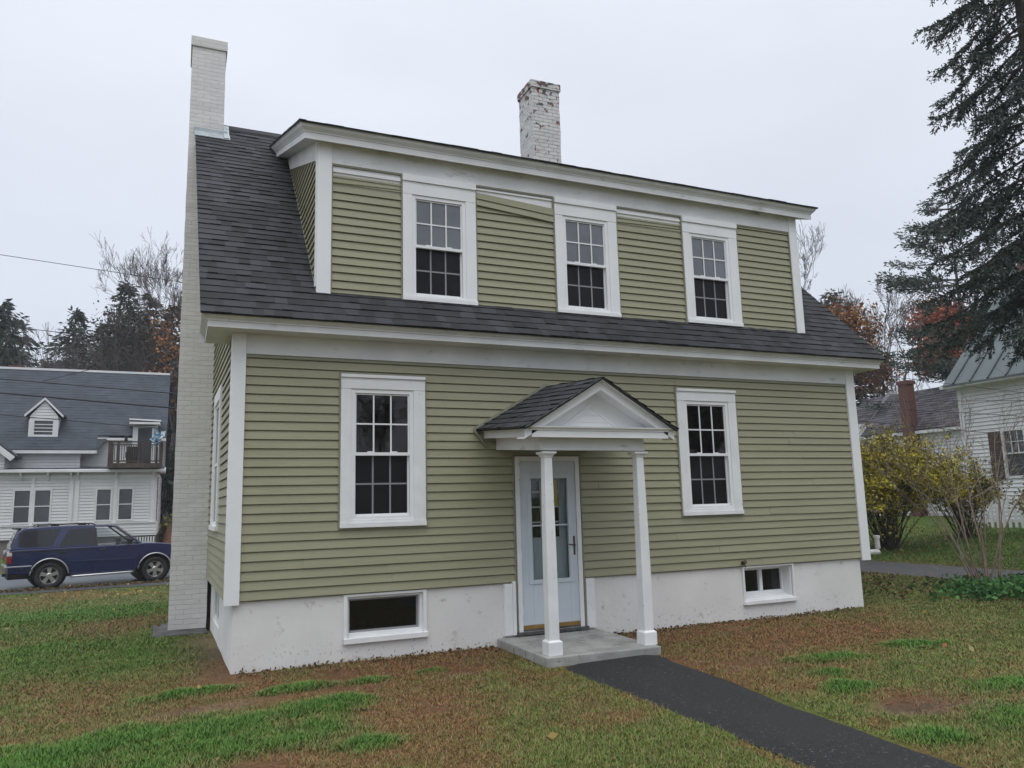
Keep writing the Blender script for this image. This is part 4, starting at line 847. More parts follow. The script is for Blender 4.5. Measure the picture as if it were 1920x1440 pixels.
q = MB(); q.box(XB - .24, XB, 7.5, 14.2, 3.08, 3.19); q.box(XB - .03, XB + .01, 9.5, 10.2, 1.70, 1.76); q.box(XB - .03, XB + .01, 9.5, 10.2, 2.2, 2.28); q.box(XB - .25, XB + .1, 12.95, 13.05, 2.8, 3.7); q.build('wing_trim', M['nb_trim'], rh)
q = MB(); q.quad((XB + .02, 10.13, 1.76), (XB + .02, 9.57, 1.76), (XB + .02, 9.57, 2.2), (XB + .02, 10.13, 2.2)); q.build('wing_pane', M['glass_far'], rh, fix=False)
q = MB(); q.box(XB - .38, XB - .02, 10.56, 10.94, .1, 4.90); q.box(XB - .42, XB + .02, 10.52, 10.98, 4.902, 5.04); q.build('wing_chimney', M['brick_r'], rh)
# white picket run in front of it
for i in range(14):
    q = MB(); yy = 6.1 - i * .17; q.prism([(20.5, yy, -.05), (20.5, yy + .08, -.05), (20.5, yy + .08, .78), (20.5, yy + .04, .84), (20.5, yy, .78)], (.02, 0, 0))
    if i == 0: fo = empty('picket_fence', (20.5, 5, -.05), 'low white picket fence in front of the metal roofed house', 'fence')
    q.build('picket', M['nb_trim'], fo)
q = MB(); q.box(20.525, 20.55, 3.7, 6.3, .12, .20); q.box(20.525, 20.55, 3.7, 6.3, .58, .66); q.build('fence_rail', M['nb_trim'], fo)

# ------------------------------------------------------------------ overhead cables
M['cable'] = pmat('black_cable', (.012, .012, .014), rough=.6)
def cable(p, q, sag, rad_, label, ext=(0, 0)):
    p, q = np.array(p, float), np.array(q, float); d = q - p; p = p - d * ext[0]; q = q + d * ext[1]
    pts = [p + (q - p) * t + np.array((0, 0, -4 * sag * t * (1 - t))) for t in np.linspace(0, 1, 40)]
    m = MB(); m.tube(pts, rad_, 5); return tag(m.build('cable', M['cable'], smooth=True), label, 'cable', 'overhead cables')
cable((-6.0, 19, 9.27), (-1.0, 19, 8.90), .05, .011, 'topmost of the overhead cables left of the cream chimney, against the sky', (1, 2))
cable((-5.85, 19, 6.97), (-.76, 19, 6.66), .06, .011, 'overhead cable crossing in front of the hemlock tops at the left', (1, 2))
cable((-5.74, 19, 5.28), (-.70, 19, 5.0), .06, .018, 'thin overhead cable just under the slate ridge at the left', (1, 2))
cable((-5.70, 19, 4.83), (-.76, 19, 4.50), .05, .028, 'thick black overhead cable crossing the middle of the slate roof', (1, 2))
cable((-5.66, 19, 4.15), (-1.1, 19, 3.80), .05, .013, 'lowest overhead cable, passing the small slate roof dormer', (1, 2))
cable((-4.6, 19, 5.2), (-.69, 19, 6.89), .25, .010, 'overhead cable rising steeply towards the cream chimney', (0, 1.2))
cable((18, 7.93, 3.62), (18, 4.59, 3.03), .03, .008, 'cable crossing low in front of the brown wing roof on the right', (1.5, 1.5))
cable((18, 7.98, 3.2), (18, 4.6, 2.57), .03, .009, 'lowest cable passing in front of the red brick chimney on the right', (1.5, 1.5))
cable((18, 7.04, 4.43), (18, 5.0, 3.87), .02, .007, 'upper cable against the sky right of the olive house', (2, 2))
cable((18, 7.86, 3.76), (18, 4.55, 3.33), .03, .007, 'cable level with the wing ridge on the right', (1.5, 1.5))

# ------------------------------------------------------------------ blue suv parked on the road
M['paint'] = pmat('dark_blue_car_paint', (0.004, 0.010, 0.062), (0.006, 0.012, 0.070), scale=2, rough=0.22, coat=.6)
M['car_trim'] = pmat('black_car_trim', (.012, .012, .014), rough=.55)
M['chrome'] = pmat('chrome_and_alloy', (.55, .55, .56), rough=.28, metal=.85)
M['gold_grey'] = pmat('grey_gold_bumper', (.085, .08, .07), (.10, .094, .082), scale=3, rough=.45)
M['car_glass'] = pmat('tinted_car_glass', (.018, .02, .024), rough=.04, ior=1.45)
M['red_lens'] = pmat('red_tail_lens', (.25, .01, .01), rough=.15); M['clear_lens'] = pmat('pale_lens', (.6, .58, .55), rough=.15)
CA = np.array((-3.669, 15.995, 0)); CD = np.array((.97523, .22119, 0)); CN = np.array((-.22119, .97523, 0))
cz = float(gz(-2.3, 16.3)) + .017
car = empty('parked_suv', tuple(CA + CD * 1.2 + CN * .85 + np.array((0, 0, cz))), 'dark blue boxy sport utility vehicle parked on the wet road', 'car')
def cp(s, t, z): return CA + CD * s + CN * t + np.array((0, 0, cz + z))
CWD = 1.70
def inset(z): return 0.0 if z < 1.08 else .02 + .29 * max(0, z - 1.1)
def slab(mb, poly, t_off=0.0, inset=inset):
    """side outline (s, z) spanning the car's width, leaning in with height"""
    n = len(poly); v = [cp(s, inset(z) + t_off, z) for s, z in poly] + [cp(s, CWD - inset(z) - t_off, z) for s, z in poly]
    mb.add(v, [tuple(range(n)), tuple(range(2 * n - 1, n - 1, -1))] + [(i, n + i, n + (i + 1) % n, (i + 1) % n) for i in range(n)])
def arc(cs, r, a0, a1, n=11, c0=.36): return [(cs + r * math.cos(rad(a0 + (a1 - a0) * i / (n - 1))), c0 + r * math.sin(rad(a0 + (a1 - a0) * i / (n - 1)))) for i in range(n)]
low = [(-.985, .46), (-.995, .70), (-.985, 1.00), (-.955, 1.085), (-.6, 1.10), (.6, 1.105), (1.5, 1.11), (2.2, 1.12), (2.40, 1.135), (2.8, 1.115), (3.2, 1.06), (3.40, .99), (3.47, .86), (3.49, .60), (3.44, .43)] + arc(2.69, .455, 8, 172) + [(2.20, .37), (.50, .34)] + arc(.0, .455, 8, 172) + [(-.60, .44)]
mb = MB(); slab(mb, low[::-1], inset=lambda z: 0.0); body = mb.build('body', M['paint'], car, bevel=.03)
mb = MB(); slab(mb, [(-.945, 1.09), (-.86, 1.36), (-.78, 1.57), (-.67, 1.655), (-.1, 1.695), (.72, 1.705), (1.08, 1.70), (1.13, 1.10)][::-1])
slab(mb, [(1.085, 1.70), (1.49, 1.688), (1.70, 1.635), (1.72, 1.585), (1.48, 1.63), (1.09, 1.64)][::-1])
for far in (0, 1):
    def cpp(s, z, d=0): t = inset(z) + d; return cp(s, CWD - t if far else t, z)
    for (a, b, w_) in (((1.66, 1.61), (2.30, 1.115), .055), ): mb.prism([cpp(a[0] - w_, a[1], 0), cpp(a[0] + w_ * .6, a[1] - .01, 0), cpp(b[0] + w_ * .6, b[1], 0), cpp(b[0] - w_, b[1], 0)], CN * (.06 if not far else -.06))
mb.build('cabin', M['paint'], car, bevel=.018)
def sidepoly(name, poly, mat, off, both=True, th=.012):
    for far in ((0, 1) if both else (0,)):
        mb = MB(); f = lambda s, z, d: cp(s, (CWD - inset(z) - d) if far else inset(z) + d, z)
        mb.add([f(s, z, -off) for s, z in poly] + [f(s, z, th) for s, z in poly], [tuple(range(len(poly)))] + [(i, (i + 1) % len(poly), len(poly) + (i + 1) % len(poly), len(poly) + i) for i in range(len(poly))]); mb.build(name, mat, car)
sidepoly('window', [(-.775, 1.20), (-.735, 1.50), (-.69, 1.565), (-.6, 1.59), (.19, 1.615), (.235, 1.595), (.03, 1.185), (-.03, 1.165), (-.72, 1.165)], M['car_glass'], .006)
sidepoly('window', [(.215, 1.175), (.40, 1.52), (.46, 1.575), (.56, 1.60), (1.00, 1.605), (1.05, 1.15), (.24, 1.15)], M['car_glass'], .006)
sidepoly('window_pillar', [(.445, 1.15), (.425, 1.575), (.455, 1.578), (.475, 1.15)], M['car_trim'], .009)
M['car_clear'] = clear_glass('car_side_glass', (.72, .76, .78))
sidepoly('window', [(1.14, 1.13), (1.13, 1.615), (1.49, 1.60), (1.64, 1.53), (2.10, 1.13)], M['car_clear'], .0, th=.003)
sidepoly('window_seal', [(1.05, 1.11), (1.02, 1.625), (1.12, 1.625), (1.16, 1.11)], M['car_trim'], .004)
mb = MB(); mb.quad(cp(1.74, .30, 1.615), cp(1.74, 1.40, 1.615), cp(2.36, 1.55, 1.13), cp(2.36, .15, 1.13)); mb.build('windscreen', M['car_clear'], car, fix=False)
mb = MB(); mb.quad(cp(-.80, .36, 1.585), cp(-.80, 1.34, 1.585), cp(-.945, 1.5, 1.16), cp(-.945, .2, 1.16)); mb.build('rear_window', M['car_glass'], car, fix=False)
# door shut lines, mouldings, sills, arches
for pts in ([(.15, 1.10), (.16, .86), (.33, .62), (.50, .40)], [(1.09, 1.13), (1.11, .6), (1.14, .37)], [(2.17, 1.12), (2.19, .8), (2.14, .40)]):
    mb = MB()
    for a, b in zip(pts[:-1], pts[1:]): mb.obox(cp(a[0], inset(a[1]) - .002, a[1]), CD * (b[0] - a[0]) + CN * (inset(b[1]) - inset(a[1])) + np.array((0, 0, b[1] - a[1])), CD * .013, CN * .01)
    mb.build('door_gap', M['car_trim'], car)
for z0, s0, s1, h in ((.69, .52, 2.14, .035), (1.035, -.93, .95, .016)):
    mb = MB(); mb.obox(cp(s0, inset(z0) - .018, z0), CD * (s1 - s0), (0, 0, h), CN * .02); mb.build('side_moulding', M['paint'] if h > .03 else M['car_trim'], car, bevel=.004)
mb = MB(); mb.obox(cp(.46, .10, .33), CD * 1.75, CN * 1.5, (0, 0, .12)); mb.build('sill', M['car_trim'], car)
for t in (-.03, CWD - .03): mb = MB(); mb.tube([cp(.52, t + .03, .30), cp(.62, t, .305), cp(2.02, t, .325), cp(2.12, t + .03, .33)], .030, 8); mb.build('running_board', M['chrome'], car, smooth=True)
for cs in (0, 2.69):
    for t in (0, 1):
        mb = MB(); pts = arc(cs, .462, 5, 175, 17); mb.tube([cp(s, (inset(z) - .006) if not t else CWD - inset(z) + .006, z) for s, z in pts], .020, 6); mb.build('arch_trim', M['chrome'], car, smooth=True)
    mb = MB(); mb.lathe([(.44, .12), (.44, 1.55)], cp(cs, 0, .40), CD, np.array((0, 0, 1)), CN, 20); mb.add([cp(cs + .44 * math.cos(q), .30, .40 + .44 * math.sin(q)) for q in np.linspace(0, 2 * math.pi, 20, endpoint=False)], [tuple(range(20))]); mb.build('wheel_well', M['car_trim'], car, fix=False)
mb = MB(); mb.obox(cp(-1.03, -.0, .455), CD * .66, CN * CWD, (0, 0, .20)); mb.build('bumper', M['gold_grey'], car, bevel=.05)
mb = MB(); mb.obox(cp(-1.035, -.004, .630), CD * .62, CN * (CWD + .008), (0, 0, .035)); mb.build('bumper_strip', M['chrome'], car, bevel=.01)
mb = MB(); mb.obox(cp(3.10, -.01, .42), CD * .48, CN * (CWD + .02), (0, 0, .24)); mb.build('bumper', M['chrome'], car, bevel=.05)
mb = MB(); mb.obox(cp(-.95, .2, .30), CD * 4.2, CN * 1.3, (0, 0, .2)); mb.tube([cp(-1.05, .85, .40), cp(-.7, .85, .40)], .04, 8); mb.build('chassis', M['car_trim'], car)
for t0, t1 in ((-.006, .10), (CWD - .10, CWD + .006)):
    mb = MB(); mb.obox(cp(-1.003, t0, .74), CD * .12, CN * (t1 - t0), (0, 0, .19)); mb.build('tail_light', M['red_lens'], car, bevel=.015)
    mb = MB(); mb.obox(cp(-1.002, t0, .932), CD * .115, CN * (t1 - t0), (0, 0, .105)); mb.build('reversing_light', M['clear_lens'], car, bevel=.015)
    mb = MB(); mb.obox(cp(3.36, t0 - .003, .72), CD * .12, CN * (t1 - t0 + .2 if t0 < 1 else .106), (0, 0, .18)); mb.build('headlight', M['clear_lens'], car, bevel=.02)
for t, s_ in ((-.17, 1), (CWD + .0, 1)):
    mb = MB(); mb.obox(cp(1.90, t, 1.12), CD * .13, CN * .17, (0, 0, .17)); mb.build('door_mirror', M['car_trim'], car, bevel=.03)
for s_ in (.22, 1.21):
    mb = MB(); mb.obox(cp(s_, .0, .955), CD * .15, CN * -.022, (0, 0, .045)); mb.build('door_handle', M['car_trim'], car, bevel=.008)
mb = MB()
for t in (.28, CWD - .28): mb.tube([cp(-.35, t, 1.70), cp(-.28, t, 1.735), cp(1.0, t, 1.745), cp(1.1, t, 1.70)], .018, 6)
for s_ in (.05, .72): mb.obox(cp(s_, .22, 1.735), CD * .09, CN * (CWD - .44), (0, 0, .028)); mb.obox(cp(s_ - .06, .22, 1.70), CD * .2, CN * .08, (0, 0, .055))
mb.build('roof_rack', M['car_trim'], car)
mb = MB(); mb.obox(cp(-.86, .3, 1.63), CD * .16, CN * 1.1, (0, 0, .045)); mb.build('rear_spoiler', M['car_trim'], car, bevel=.01)
for t in (.35, 1.05):
    mb = MB(); mb.obox(cp(1.02, t, .85), CD * .14, CN * .42, (0, 0, .55)); mb.obox(cp(1.06, t + .1, 1.40), CD * .10, CN * .22, (0, 0, .16)); mb.build('seat', M['car_trim'], car, bevel=.03)
mb = MB(); mb.obox(cp(2.0, .12, 1.0), CD * .3, CN * 1.46, (0, 0, .16)); mb.build('dashboard', M['car_trim'], car, bevel=.03)
Zv = np.array((0, 0, 1.0))
for cs in (0.01, 2.70):
    for side in (0, 1):
        sg = 1 if side == 0 else -1; t0 = .02 if side == 0 else CWD - .02; X_ = CN * sg
        mb = MB(); mb.lathe([(.21, .05), (.235, .01), (.33, .0), (.352, .02), (.36, .05), (.36, .20), (.34, .24), (.2, .24)], cp(cs, t0, .36), CD, Zv, X_, 32); wh = mb.build('wheel', M['black'], car, smooth=True)
        mb = MB(); c0 = cp(cs, t0, .36)
        mb.lathe([(.228, .012), (.222, .012), (.205, .045), (.20, .13)], c0, CD, Zv, X_, 32); mb.lathe([(.0, .018), (.055, .018), (.07, .03), (.072, .06)], c0, CD, Zv, X_, 16)
        for k in range(5):
            a = math.radians(90 + 72 * k + 14 * cs); d = CD * math.cos(a) + Zv * math.sin(a); e = -CD * math.sin(a) + Zv * math.cos(a)
            mb.add([c0 + d * .05 + e * .038 + X_ * .03, c0 + d * .05 - e * .038 + X_ * .03, c0 + d * .215 - e * .055 + X_ * .03, c0 + d * .215 + e * .055 + X_ * .03, c0 + d * .05 + e * .038 + X_ * .08, c0 + d * .05 - e * .038 + X_ * .08, c0 + d * .215 - e * .055 + X_ * .07, c0 + d * .215 + e * .055 + X_ * .07], [(0, 1, 2, 3), (4, 7, 6, 5), (0, 4, 5, 1), (1, 5, 6, 2), (2, 6, 7, 3), (3, 7, 4, 0)])
        mb.build('rim', M['chrome'], wh)
        mb = MB(); mb.lathe([(0, .14), (.205, .14)], c0, CD, Zv, X_, 20); mb.build('brake', M['car_trim'], wh)

# ------------------------------------------------------------------ plants
def seg_mesh(name, S, mat, parent=None, k=4, col=None):
    """S: rows p0(3) p1(3) r0 r1 -> one mesh of tapered sticks"""
    S = np.asarray(S, float); p0, p1 = S[:, :3], S[:, 3:6]; d = p1 - p0; d /= np.linalg.norm(d, axis=1)[:, None] + 1e-9
    ref = np.where(np.abs(d[:, 2:3]) < .9, np.array([[0, 0, 1.0]]), np.array([[1.0, 0, 0]])); a = np.cross(d, ref); a /= np.linalg.norm(a, axis=1)[:, None]; b = np.cross(d, a)
    V = []
    for p, r in ((p0, S[:, 6]), (p1, S[:, 7])):
        for j in range(k): t = 2 * math.pi * j / k; V.append(p + r[:, None] * (math.cos(t) * a + math.sin(t) * b))
    V = np.stack(V, 1).reshape(-1, 3); n = len(S); o = (np.arange(n) * 2 * k)[:, None]
    F = np.concatenate([o + np.array([[j, (j + 1) % k, k + (j + 1) % k, k + j]]) for j in range(k)])
    return np_mesh(name, V, F, mat, parent)
def leaf_mesh(name, P, size, mat, parent=None, rng=None, dirs=None, aspect=.45, flat=0.0, tones=(.7, 1.3), cols=None):
    """one small pointed leaf (kite) per point; each has its own tone"""
    n = len(P); P = np.asarray(P, float); rng = rng or np.random.default_rng(0)
    d = rng.normal(size=(n, 3)) if dirs is None else np.asarray(dirs) + rng.normal(size=(n, 3)) * .35
    d /= np.linalg.norm(d, axis=1)[:, None]; q = rng.normal(size=(n, 3)); q[:, 2] *= (1 - flat); q = q - (q * d).sum(1)[:, None] * d; q /= np.linalg.norm(q, axis=1)[:, None] + 1e-9
    s = np.asarray(size) * rng.uniform(.65, 1.35, n); s = s[:, None]
    V = np.stack([P, P + d * s * .5 + q * s * aspect * .5, P + d * s, P + d * s * .5 - q * s * aspect * .5], 1).reshape(-1, 3)
    F = np.arange(4 * n).reshape(n, 4)
    t = rng.uniform(*tones, n)[:, None]; c = np.ones((n, 3)) * t if cols is None else np.asarray(cols)[rng.integers(0, len(cols), n)] * t
    return np_mesh(name, V, F, mat, parent, col=np.repeat(c, 4, 0))
def grow(rng, p, d, L, r, depth, out, tips, ratio=.72, nb=(2, 3), spread=.55, up=.12, wob=.12, nseg=3, minr=.004):
    p = np.array(p, float); d = np.array(d, float)
    for i in range(nseg):
        d = d + rng.normal(size=3) * wob; d[2] += up * .4; d /= np.linalg.norm(d); q = p + d * L / nseg; r1 = r * (1 - .28 / nseg * 1.2)
        out.append((*p, *q, max(r, minr), max(r1, minr))); p = q; r = r1
        if depth > 0 and i > 0 and rng.random() < .55:
            e = d + rng.normal(size=3) * spread; e[2] += up; e /= np.linalg.norm(e); grow(rng, p, e, L * ratio * rng.uniform(.6, .95), r * .55, depth - 1, out, tips, ratio, nb, spread, up, wob, nseg, minr)
    if depth > 0:
        for _ in range(rng.integers(nb[0], nb[1] + 1)):
            e = d + rng.normal(size=3) * spread; e[2] += up; e /= np.linalg.norm(e); grow(rng, p, e, L * ratio * rng.uniform(.75, 1.1), r * .68, depth - 1, out, tips, ratio, nb, spread, up, wob, nseg, minr)
    else: tips.append((*p, *d))
M['bark'] = pmat('grey_bark', (.10, .085, .075), (.17, .15, .14), scale=8, rough=.9); M['bark_dk'] = pmat('dark_bark', (.045, .036, .03), (.08, .065, .055), scale=8, rough=.9)
M['twig'] = pmat('grey_brown_twigs', (.105, .09, .085), rough=.9); M['stem_red'] = pmat('reddish_stem', (.17, .11, .085), (.26, .19, .155), scale=5, rough=.8); M['stem_pale'] = pmat('pale_stem', (.24, .20, .17), rough=.8)
def fol(name, c1, c2, sc=1.2, **k): return pmat(name, c1, c2, scale=sc, rough=.75, attr='col', spec=.25, lo=.35, hi=.65, **k)
M['hemlock'] = fol('hemlock_needles', (.030, .042, .034), (.055, .074, .055), .35); M['hemlock_br'] = fol('browner_needles', (.055, .046, .040), (.080, .070, .056), .35)  # hemlock green lightened towards grey, some distance haze painted into it
M['pine'] = fol('pine_needles', (.055, .078, .066), (.095, .125, .10), .5); M['spruce'] = fol('spruce_needles', (.040, .056, .046), (.078, .105, .088), 1.1)
M['orange_lf'] = fol('orange_leaves', (.26, .10, .028), (.34, .16, .05), .6); M['rust_lf'] = fol('rust_red_leaves', (.25, .065, .036), (.34, .10, .048), .8)
M['forsythia'] = fol('yellow_green_leaves', (.34, .30, .04), (.52, .43, .05), 1.5); M['shrub2'] = fol('dull_yellow_leaves', (.20, .185, .05), (.31, .25, .065), 1.5)
M['gcover'] = fol('green_ground_cover', (.035, .10, .026), (.07, .17, .045), 3); M['litter'] = fol('fallen_leaves', (.9, .9, .9), (1.1, 1.1, 1.1), 3)
def az(deg, dist): return np.array((CAM[0] + dist * math.sin(rad(deg)), CAM[1] + dist * math.cos(rad(deg))))
def base(xy): return np.array((xy[0], xy[1], float(gz(xy[0], xy[1])) - .05))

def bare_tree(xy, H, label, seed, depth=5, r0=.16, leafmat=None, nleaf=3, lsize=.12, ratio=.74, spread=.5, up=.2, leaf_zone=(0, 1), group=None, mat='bark', nstem=1, stem=.28, minr=.008, name='bare_tree', leafcols=None):
    rng = np.random.default_rng(seed); b = base(xy); t = empty(name, tuple(b), label, 'tree', group); out, tips = [], []
    L = H * stem
    for s in range(nstem):
        d = np.array((rng.normal() * .05, rng.normal() * .05, 1.0)) if nstem == 1 else np.array((rng.normal() * .22, rng.normal() * .22, 1.0))
        grow(rng, b + rng.normal(size=3) * (.12, .12, 0) * (nstem > 1), d, L, r0, depth, out, tips, ratio=ratio, spread=spread, up=up, minr=minr)
    out = np.array(out); k = out[:, 6] > r0 * .62
    zs = out[:, 5].max() - b[2]; f = H / zs; out[:, [2, 5]] = (out[:, [2, 5]] - b[2]) * f + b[2]; tips = np.array(tips); tips[:, 2] = (tips[:, 2] - b[2]) * f + b[2]
    seg_mesh('trunk', out[k], M[mat], t, k=7); seg_mesh('branches', out[~k], M['twig'], t, k=3)
    if leafmat:
        z = (tips[:, 2] - b[2]) / H; sel = tips[(z > leaf_zone[0]) & (z < leaf_zone[1])]
        P = np.repeat(sel[:, :3], nleaf, 0) + rng.normal(size=(len(sel) * nleaf, 3)) * .28
        leaf_mesh('leaves', P, lsize, M[leafmat], t, rng, aspect=.8, tones=(.6, 1.4))
    return t
def conifer(xy, H, R, label, seed, mat='hemlock', z0=.08, droop=.25, tiers=46, per=9, lsz=.34, shape=.85, group=None, dens=1.0, name='hemlock_tree', ragged=.35, up_tip=.0, bare=.0, tight=1.0):
    rng = np.random.default_rng(seed); b = base(xy); t = empty(name, tuple(b), label, 'tree', group); S = []; P = []; D = []
    zt = b[2] + H; lean = rng.normal(size=2) * .01 * H
    nz_ = 9; tr = [(b[0] + lean[0] * i / nz_, b[1] + lean[1] * i / nz_, b[2] + H * i / nz_, max(.02, H * .014 * (1 - i / nz_))) for i in range(nz_ + 1)]
    T = [(*tr[i][:3], *tr[i + 1][:3], tr[i][3], tr[i + 1][3]) for i in range(nz_)]
    for i in range(tiers):
        f = z0 + (1 - z0) * (i + rng.uniform(0, .9)) / tiers; zc = b[2] + H * f
        for j in range(max(3, int(per * (1 - .4 * f)))):
            a = rng.uniform(0, 6.283); L = R * (1 - f) ** shape * rng.uniform(1 - ragged, 1 + ragged * .6) + .12
            n = max(3, int(L / .22)); p = np.array((b[0] + lean[0] * f, b[1] + lean[1] * f, zc)); d0 = np.array((math.cos(a), math.sin(a), rng.uniform(-.05, .25)))
            pts = [p]
            for q in range(n): d0[2] -= droop / n * 1.6 - (up_tip / n * 2 if q > n * .55 else 0); p = p + d0 / np.linalg.norm(d0) * L / n; pts.append(p)
            for q in range(n):
                S.append((*pts[q], *pts[q + 1], .035 * (1 - q / n) + .008, .03 * (1 - (q + 1) / n) + .006))
                if q / n < bare: continue
                m = max(1, int(rng.poisson(4.2 * dens)))
                w_ = (.42 * L * .35 * (1 - abs(q / n - .4)) + .08) * tight
                off = rng.normal(size=(m, 3)) * (w_, w_, .07); P.append(pts[q] + (pts[q + 1] - pts[q]) * rng.random((m, 1)) + off)
                dd = np.tile(d0 / np.linalg.norm(d0), (m, 1)) + off * .9 / (w_ + .05) * .5; dd[:, 2] -= .15; D.append(dd)
    seg_mesh('trunk', T, M['bark_dk'], t, k=7); seg_mesh('branches', S, M['bark_dk'], t, k=3)
    P = np.concatenate(P); leaf_mesh('foliage', P, lsz, M[mat], t, rng, dirs=np.concatenate(D), aspect=.34, flat=.4, tones=(.55, 1.5))
    return t
GH = 'hemlocks behind the white house'
conifer(az(-10.6, 58), 15.3, 5.2, 'broad dark hemlock behind the left end of the slate ridge', 101, droop=.35, shape=.62, group=GH, tiers=58, lsz=.42, dens=1.4)
conifer(az(-6.9, 56), 14.9, 5.4, 'slim pointed hemlock between the broad one and the brown clump', 102, group=GH, tiers=56, dens=1.4, ragged=.45)
conifer(az(-3.95, 54), 16.4, 5.0, 'tallest narrow hemlock, nearest the bare tree by the chimney', 103, group=GH, tiers=58, dens=1.4, ragged=.45)
conifer(az(-5.15, 60), 14.9, 4.8, 'brownish hemlock left of the tallest one', 104, mat='hemlock_br', group=GH, tiers=52, dens=1.5, ragged=.45)
conifer(az(-2.3, 52), 15.4, 4.8, 'brown dense conifer behind the right end of the slate roof', 105, mat='hemlock_br', group=GH, tiers=52, dens=1.2)
conifer(az(-8.4, 66), 13.2, 4.2, 'low dark hemlock filling the gap over the slate ridge', 106, group=GH, tiers=36, dens=1.0)
conifer(az(-.9, 50), 14.2, 4.2, 'brown conifer half hidden by the cream chimney', 107, mat='hemlock_br', group=GH, tiers=46, dens=1.3)
conifer(az(-2.9, 58), 14.6, 5.2, 'brown conifer between the tallest hemlock and the roof end', 108, mat='hemlock_br', group=GH, tiers=46, dens=1.3)
conifer(az(-6.0, 62), 12.6, 4.6, 'low brownish conifer filling in between the pointed hemlocks', 109, mat='hemlock_br', group=GH, tiers=44, dens=1.3)
bare_tree(az(-2.0, 44), 13.2, 'brown twiggy tree over the right end of the slate ridge', 205, depth=6, r0=.10, leafmat='hemlock_br', nleaf=3, lsize=.16, spread=.5, minr=.010)
bare_tree(az(-1.1, 46), 18.2, 'tall bare tree rising beside the cream chimney', 201, depth=7, r0=.17, leafmat=None, spread=.48, up=.16, minr=.0075, stem=.25)
bare_tree(az(-.3, 44), 14.0, 'tree with orange brown leaves beside the cream chimney', 202, depth=5, r0=.13, leafmat='orange_lf', nleaf=14, lsize=.17, leaf_zone=(.25, 1), name='autumn_tree')
bare_tree(az(-3.3, 45), 12.4, 'leafless grey tree in front of the brown hemlocks', 203, depth=6, r0=.10, spread=.5, minr=.009)
bare_tree(az(-6.0, 52), 13.4, 'thin bare tree between the two pointed hemlocks', 204, depth=5, r0=.08, spread=.45, minr=.010)
def hedge(xy0, xy1, H, W, label, seed, mat, lsz, n, name='hedge', cat='hedge'):
    rng = np.random.default_rng(seed); a, b_ = base(xy0), base(xy1); P = []; S = []
    for i in range(n):
        f = rng.random(); c = a + (b_ - a) * f; h = H * (.75 + .4 * vnoise(np.array([f * 9]), np.array([0]), 1, seed)[0]); q = c + np.array((rng.normal() * W, rng.normal() * W, h * rng.random() ** .7)); P.append(q)
    for i in range(40): c = a + (b_ - a) * rng.random(); S.append((*c, *(c + np.array((rng.normal() * .5, rng.normal() * .5, H * .8))), .03, .01))
    t = empty(name, tuple((a + b_) / 2), label, cat); seg_mesh('stems', S, M['bark_dk'], t, 3); leaf_mesh('foliage', P, lsz, M[mat], t, rng, aspect=.6, tones=(.4, 1.5)); return t
hedge((-.9, 37), (3, 38), 4.6, 1.0, 'dark evergreen hedge right of the white house corner', 301, 'hemlock', .42, 5200)
hedge((-.95, 33.0), (.6, 33.3), 1.5, .25, 'low yellow green bush beside the white house corner', 302, 'shrub2', .2, 900, 'bush', 'bush')
# leaf-covered bank beside the white house
rng = np.random.default_rng(5); V = []
xx, yy = np.meshgrid(np.linspace(-1.15, 3, 16), np.linspace(27.6, 33, 16), indexing='ij'); zz = gz(xx, yy) + .02 + 1.0 * sst((yy - 27.6) / 4.8) * sst((xx + 1.25) / .4) + rng.random(xx.shape) * .06
k = np.arange(256).reshape(16, 16); M['bank'] = two_noise(pmat('leaf_strewn_bank', (.12, .045, .022), (.19, .075, .03), scale=3, rough=.9, bump=.03, bscale=9), (.05, .05, .02), 2, .55, .7)
struct(np_mesh('bank', np.stack([xx, yy, zz], -1).reshape(-1, 3), np.stack([k[:-1, :-1], k[1:, :-1], k[1:, 1:], k[:-1, 1:]], -1).reshape(-1, 4), M['bank'], smooth=True))

# right side, far to near
bare_tree(az(48.1, 38), 13.6, 'bare crowned tree with a few orange leaves behind the dormer end', 211, depth=7, r0=.15, leafmat='orange_lf', nleaf=1, lsize=.15, leaf_zone=(.30, .64), spread=.52, up=.18, minr=.0065, stem=.25)
conifer(az(46.9, 40), 10.4, 2.6, 'dark conifer under the bare crown behind the roof slope', 212, mat='hemlock_br', tiers=40, dens=1.0, ragged=.5, name='conifer_tree')
bare_tree(az(48.3, 36), 7.6, 'small rusty leaved tree behind the roof slope', 213, depth=5, r0=.09, leafmat='rust_lf', nleaf=1, lsize=.13, spread=.36, up=.25, leaf_zone=(.5, 1), name='autumn_tree')
bare_tree(az(50.3, 42), 11.6, 'bare grey tree standing behind the brown roofed wing', 214, depth=6, r0=.16, spread=.60, up=.14, stem=.33, minr=.008)
bare_tree(az(50.8, 41), 10.6, 'slimmer bare tree beside the grey one behind the wing', 215, depth=5, r0=.12, spread=.5, stem=.30, minr=.011)
bare_tree(az(55.4, 52), 11.6, 'maple with rust red leaves behind the metal roof', 216, depth=6, r0=.16, leafmat='rust_lf', nleaf=12, lsize=.19, spread=.36, up=.16, leaf_zone=(.45, 1), stem=.30, name='autumn_tree')
conifer(az(54.8, 36), 13.0, 4.6, 'grey green white pine with long level boughs behind the spruce', 217, mat='pine', z0=.25, tiers=20, per=7, droop=.05, shape=.5, lsz=.15, dens=11, tight=.5, ragged=.5, up_tip=.5, bare=.42, name='pine_tree')

